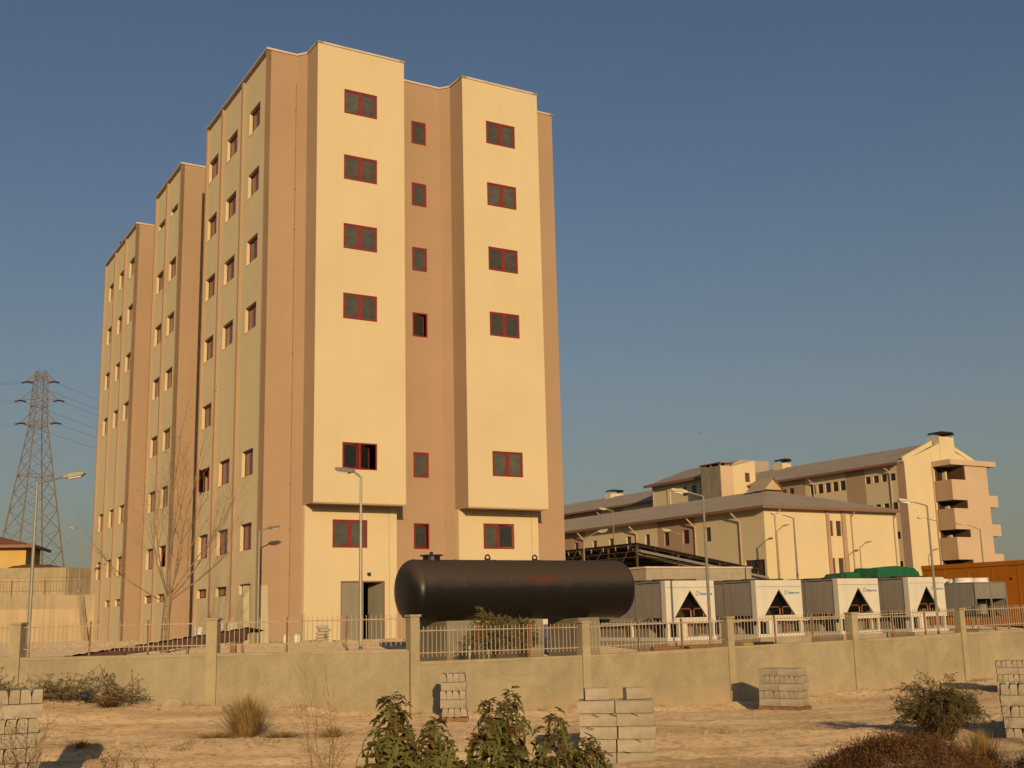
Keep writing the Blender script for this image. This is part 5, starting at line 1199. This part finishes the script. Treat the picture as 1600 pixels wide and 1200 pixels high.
def arching_bush(name, x, y, H, W, nst, nlv, mleaf, L, Wd, label, seed, cat='bush', zf=z_out, droop=0.5, group=None, leafy=0.25, mstem='twig', lean=0.75, rise=0.6):
    rnd = random.Random(seed); t = thing(name, label, cat, (x, y, zf(x, y)), 0, group); ms = MB(); ml = MB()
    for i in range(nst):
        az = rnd.uniform(0, 6.283); r = W*rnd.random()**0.6*lean; h = H*rnd.uniform(0.6, 1.05)*(1-0.35*(r/W)**2)
        b = Vector((rnd.gauss(0, 0.06), rnd.gauss(0, 0.06), -0.05)); tip = Vector((math.cos(az)*r, math.sin(az)*r, h)); tip2 = tip+Vector((math.cos(az)*W*0.35, math.sin(az)*W*0.35, -droop*h*rnd.uniform(0.1, 0.6)))
        pts = []
        for k in range(7):
            u = k/6; pts.append((b*(1-u)**3+(b+Vector((math.cos(az)*r*0.35*(0.6-rise)*2, math.sin(az)*r*0.35*(0.6-rise)*2, h*rise)))*3*u*(1-u)**2+tip*3*u*u*(1-u)+tip2*u**3)+rdir(rnd)*0.015)
        ms.path(pts, [0.010*(1-0.8*k/6) for k in range(7)], n=3)
        for k in range(nlv):
            u = leafy+(1-leafy)*rnd.random(); s_ = u*6; j = min(5, int(s_)); p = pts[j].lerp(pts[j+1], s_-j); d0 = (pts[j+1]-pts[j]).normalized()
            d = (d0*0.6+rdir(rnd, -0.3)*0.8).normalized(); leaf_quad(ml, p, d, rdir(rnd), L*rnd.uniform(0.6, 1.2), Wd*rnd.uniform(0.7, 1.2))
    ms.build('stems', M[mstem], t); ml.build('foliage', M[mleaf], t); return t
arching_bush('narrow_leaved_bush', 7.35, 21.2, 1.36, 0.62, 300, 34, 'narrowleaf', 0.12, 0.0085, 'dark green bush with narrow arching leaves on the right of the road', 41, lean=1.0, leafy=0.10, droop=1.1, rise=0.2)
arching_bush('drooping_bush', -0.72, 32.0, 1.82, 0.66, 170, 40, 'oliveleaf', 0.09, 0.013, 'drooping leafy bush behind the railing under the black tank', 42, zf=z_yard, droop=0.55, leafy=0.45, lean=1.0)
arching_bush('side_bush', 0.15, 32.4, 1.62, 0.42, 80, 34, 'oliveleaf', 0.09, 0.013, 'smaller leafy bush right of the drooping bush under the tank', 43, zf=z_yard, droop=0.45, leafy=0.55)

def tuft(x, y, H, W, n, label, seed, mn='straw', group='dry grass tufts on the road side', zf=z_out, wd=0.004, name='grass_tuft', cat='grass tuft'):
    rnd = random.Random(seed); m = MB()
    for i in range(n):
        az = rnd.uniform(0, 6.283); r = abs(rnd.gauss(0, 0.5))*W; b = Vector((math.cos(az)*r*0.3, math.sin(az)*r*0.3, -0.03)); h = H*rnd.uniform(0.35, 1.0); tip = Vector((math.cos(az)*r*1.1+rnd.gauss(0, .03), math.sin(az)*r*1.1, h)); mid = b.lerp(tip, 0.5)+Vector((0, 0, h*0.12)); sdv = Vector((math.cos(az+1.57), math.sin(az+1.57), 0))*wd*rnd.uniform(.6, 1.4)
        k = len(m.v); m.v += [tuple(b-sdv), tuple(b+sdv), tuple(mid+sdv*0.8), tuple(mid-sdv*0.8), tuple(tip)]; m.f += [(k, k+1, k+2, k+3), (k+3, k+2, k+4)]
    o = m.build(name, M[mn], None, (x, y, zf(x, y))); return tag(o, label, cat, group)
tuft(-5.15, 22.8, 0.82, 0.72, 1500, 'large straw-coloured grass tuft on the road left of the corner pillar', 51)
tuft(-5.6, 22.3, 0.16, 0.9, 500, 'low dry grass at the left foot of the large tuft', 52)
tuft(-4.4, 22.3, 0.14, 0.9, 450, 'low dry grass at the right foot of the large tuft', 53)
tuft(-3.4, 21.9, 0.22, 0.5, 350, 'small dry tuft on the berm towards the fig plants', 54)
tuft(-7.6, 21.0, 0.16, 0.6, 300, 'flat dry tuft on the berm at left', 55)
tuft(5.0, 13.2, 0.62, 0.34, 1100, 'upright reddish dry grass in front of the narrow-leaved bush', 56, 'straw')
tuft(-9.2, 27.0, 0.22, 0.8, 500, 'matted dry weeds along the left wall foot', 57, 'brush')

def seed_weed(x, y, H, W, nst, label, seed, mstem='twig', mseed='brush', zf=z_out, group='dry seed-headed weeds in the foreground'):
    rnd = random.Random(seed); t = thing('dry_weed', label, 'weed', (x, y, zf(x, y, False)), 0, group); ms = MB(); ml = MB()
    def br(p, d, L, r, dep):
        pts = [p.copy()]
        for k in range(4): d = (d+rdir(rnd, 0.3)*0.16).normalized(); p = p+d*L/4; pts.append(p.copy())
        ms.path(pts, [r*(1-0.15*k) for k in range(5)], n=3)
        if dep == 0:
            for q in pts[1:]:
                for _ in range(2):
                    if rnd.random() < 0.7: leaf_quad(ml, q, rdir(rnd), rdir(rnd), rnd.uniform(.008, .022), rnd.uniform(.004, .008))
            return
        for k in range(5): q = pts[1+k % 4]; br(q, (d+rdir(rnd)*0.75).normalized(), L*rnd.uniform(.35, .6), r*0.6, dep-1)
    for i in range(nst): az = rnd.uniform(0, 6.283); br(Vector((rnd.gauss(0, W*.2), rnd.gauss(0, W*.2), -0.03)), Vector((math.cos(az)*W, math.sin(az)*W, H)).normalized(), H*rnd.uniform(.6, 1.0), 0.004, 2)
    ms.build('stems', M[mstem], t); ml.build('seed_heads', M[mseed], t)
seed_weed(-3.75, 12.5, 0.72, 0.65, 22, 'dry twiggy weed with seed heads at the bottom left of the road', 61)
seed_weed(-4.35, 12.7, 0.66, 0.4, 9, 'thin dry weed left of the large twiggy one', 62)
seed_weed(-3.2, 12.4, 0.50, 0.45, 9, 'low dry weed right of the large twiggy one', 63)
seed_weed(-5.75, 14.2, 0.85, 0.22, 10, 'upright dry weed in front of the lower left kerbstones', 64, mseed='brush')
seed_weed(-6.25, 14.0, 0.62, 0.3, 14, 'dense dry weed covering the lower left kerbstones', 65, mseed='brush')
seed_weed(-2.05, 13.0, 1.15, 0.20, 6, 'tall pale dry weed left of the fig plants', 66, mstem='straw', mseed='straw')
seed_weed(8.6, 18.8, 0.95, 0.22, 8, 'thin weed in front of the right edge kerbstones', 67, mseed='narrowleaf')
tuft(-1.75, 11.0, 0.25, 0.5, 500, 'low brown grass at the foot of the tall pale weed', 58, 'brush')
# cut branch heaps against the left wall
def heap(x, y, W, D, H, n, label, seed, ml_='oliveleaf'):
    rnd = random.Random(seed); t = thing('branch_heap', label, 'branches', (x, y, z_out(x, y)), R(-6), 'cut branches by the left wall'); ms = MB(); ml = MB()
    for i in range(n):
        u = rnd.uniform(-1, 1); p = Vector((u*W, rnd.uniform(-1, 1)*D, rnd.random()*H*(1-abs(u)**2*0.7))); d = Vector((rnd.gauss(0, 1), rnd.gauss(0, .5), rnd.gauss(0.1, .3))).normalized(); L = rnd.uniform(.25, .7); q = p+d*L; q.z = max(q.z, 0.01)
        ms.path([p, p.lerp(q, .5)+rdir(rnd)*.03, q], [.008, .006, .003], n=3)
        for k in range(16): leaf_quad(ml, p.lerp(q, rnd.random())+rdir(rnd)*.03, rdir(rnd), rdir(rnd), rnd.uniform(.04, .09), rnd.uniform(.008, .016))
    ms.build('branches', M['twig'], t); ml.build('leaves', M[ml_], t)
heap(-9.95, 27.5, 1.1, 0.45, 0.55, 150, 'heap of cut leafy branches against the left wall', 71)
heap(-10.9, 27.2, 0.8, 0.35, 0.22, 70, 'low trail of cut branches left of the main branch heap', 72)
heap(-12.6, 27.5, 0.7, 0.4, 0.42, 100, 'darker branch heap at the left edge of the picture', 73)
bl = MB(); bl = bag(-9.75, 27.0, z_out(-9.75, 27.0)+0.22, 0.4, 'crumpled dark blue plastic bag caught in the branch heap', 'navy', (0.2, 0.14, 0.16), 'plastic_bag', 'bag', None)

# dense dry scrub on the mound at the lower right
rnd = random.Random(99); m = MB()
def scrub(x, y, H, n):
    z = z_out(x, y, False)
    for i in range(n):
        az = rnd.uniform(0, 6.283); r = rnd.random()**0.7*H*0.9; b = Vector((x+rnd.gauss(0, .02), y+rnd.gauss(0, .02), z-0.02)); tip = Vector((x+math.cos(az)*r, y+math.sin(az)*r, z+H*rnd.uniform(.4, 1.1)))
        sdv = Vector((math.cos(az+1.57), math.sin(az+1.57), 0))*0.0025; k = len(m.v); m.v += [tuple(b-sdv), tuple(b+sdv), tuple(tip)]; m.f.append((k, k+1, k+2))
        for _ in range(3): leaf_quad(m, b.lerp(tip, rnd.uniform(.35, 1)), rdir(rnd), rdir(rnd), rnd.uniform(.010, .024), rnd.uniform(.003, .007))
for i in range(2300):
    x = rnd.gauss(3.05, 0.85); y = rnd.gauss(10.0, 1.0); 
    if y < 6.5: continue
    scrub(x, y, rnd.uniform(.08, .19), 16)
for i in range(420):
    x = rnd.gauss(5.5, 0.55); y = rnd.gauss(11.4, 0.9); scrub(x, y, rnd.uniform(.06, .20), 15)
stuff(m.build('dry_scrub', M['brush']), 'dense reddish brown dry scrub over the mound at lower right', 'scrub')

# sparse dry grass along the berm, the wall foot and the near edge of the road
rnd = random.Random(123); m = MB()
def blade(x, y, h):
    z = z_out(x, y); az = rnd.uniform(0, 6.283); ln = h*rnd.uniform(.2, .9); sdv = Vector((math.cos(az+1.57), math.sin(az+1.57), 0))*0.003; b = Vector((x, y, z-0.01)); tip = b+Vector((math.cos(az)*ln, math.sin(az)*ln, h)); k = len(m.v)
    m.v += [tuple(b-sdv), tuple(b+sdv), tuple(tip)]; m.f.append((k, k+1, k+2))
for i in range(240):
    u = rnd.random(); x = rnd.uniform(-14, 15)
    if u < 0.35: y = 21.9+0.10*x+rnd.gauss(0, .3)
    elif u < 0.6: y = wall_y(x)-rnd.uniform(.15, .7)
    else: x = rnd.uniform(-7, 7); y = rnd.uniform(15.0, 17.6)
    if u >= 0.6 and fbm(x, y, 0.5) < -0.05: continue
    for k in range(rnd.randint(15, 60)): blade(x+rnd.gauss(0, .10), y+rnd.gauss(0, .08), rnd.uniform(.03, .14))
stuff(m.build('dry_grass', M['straw']), 'sparse short dry grass along the road berm and wall foot', 'grass')
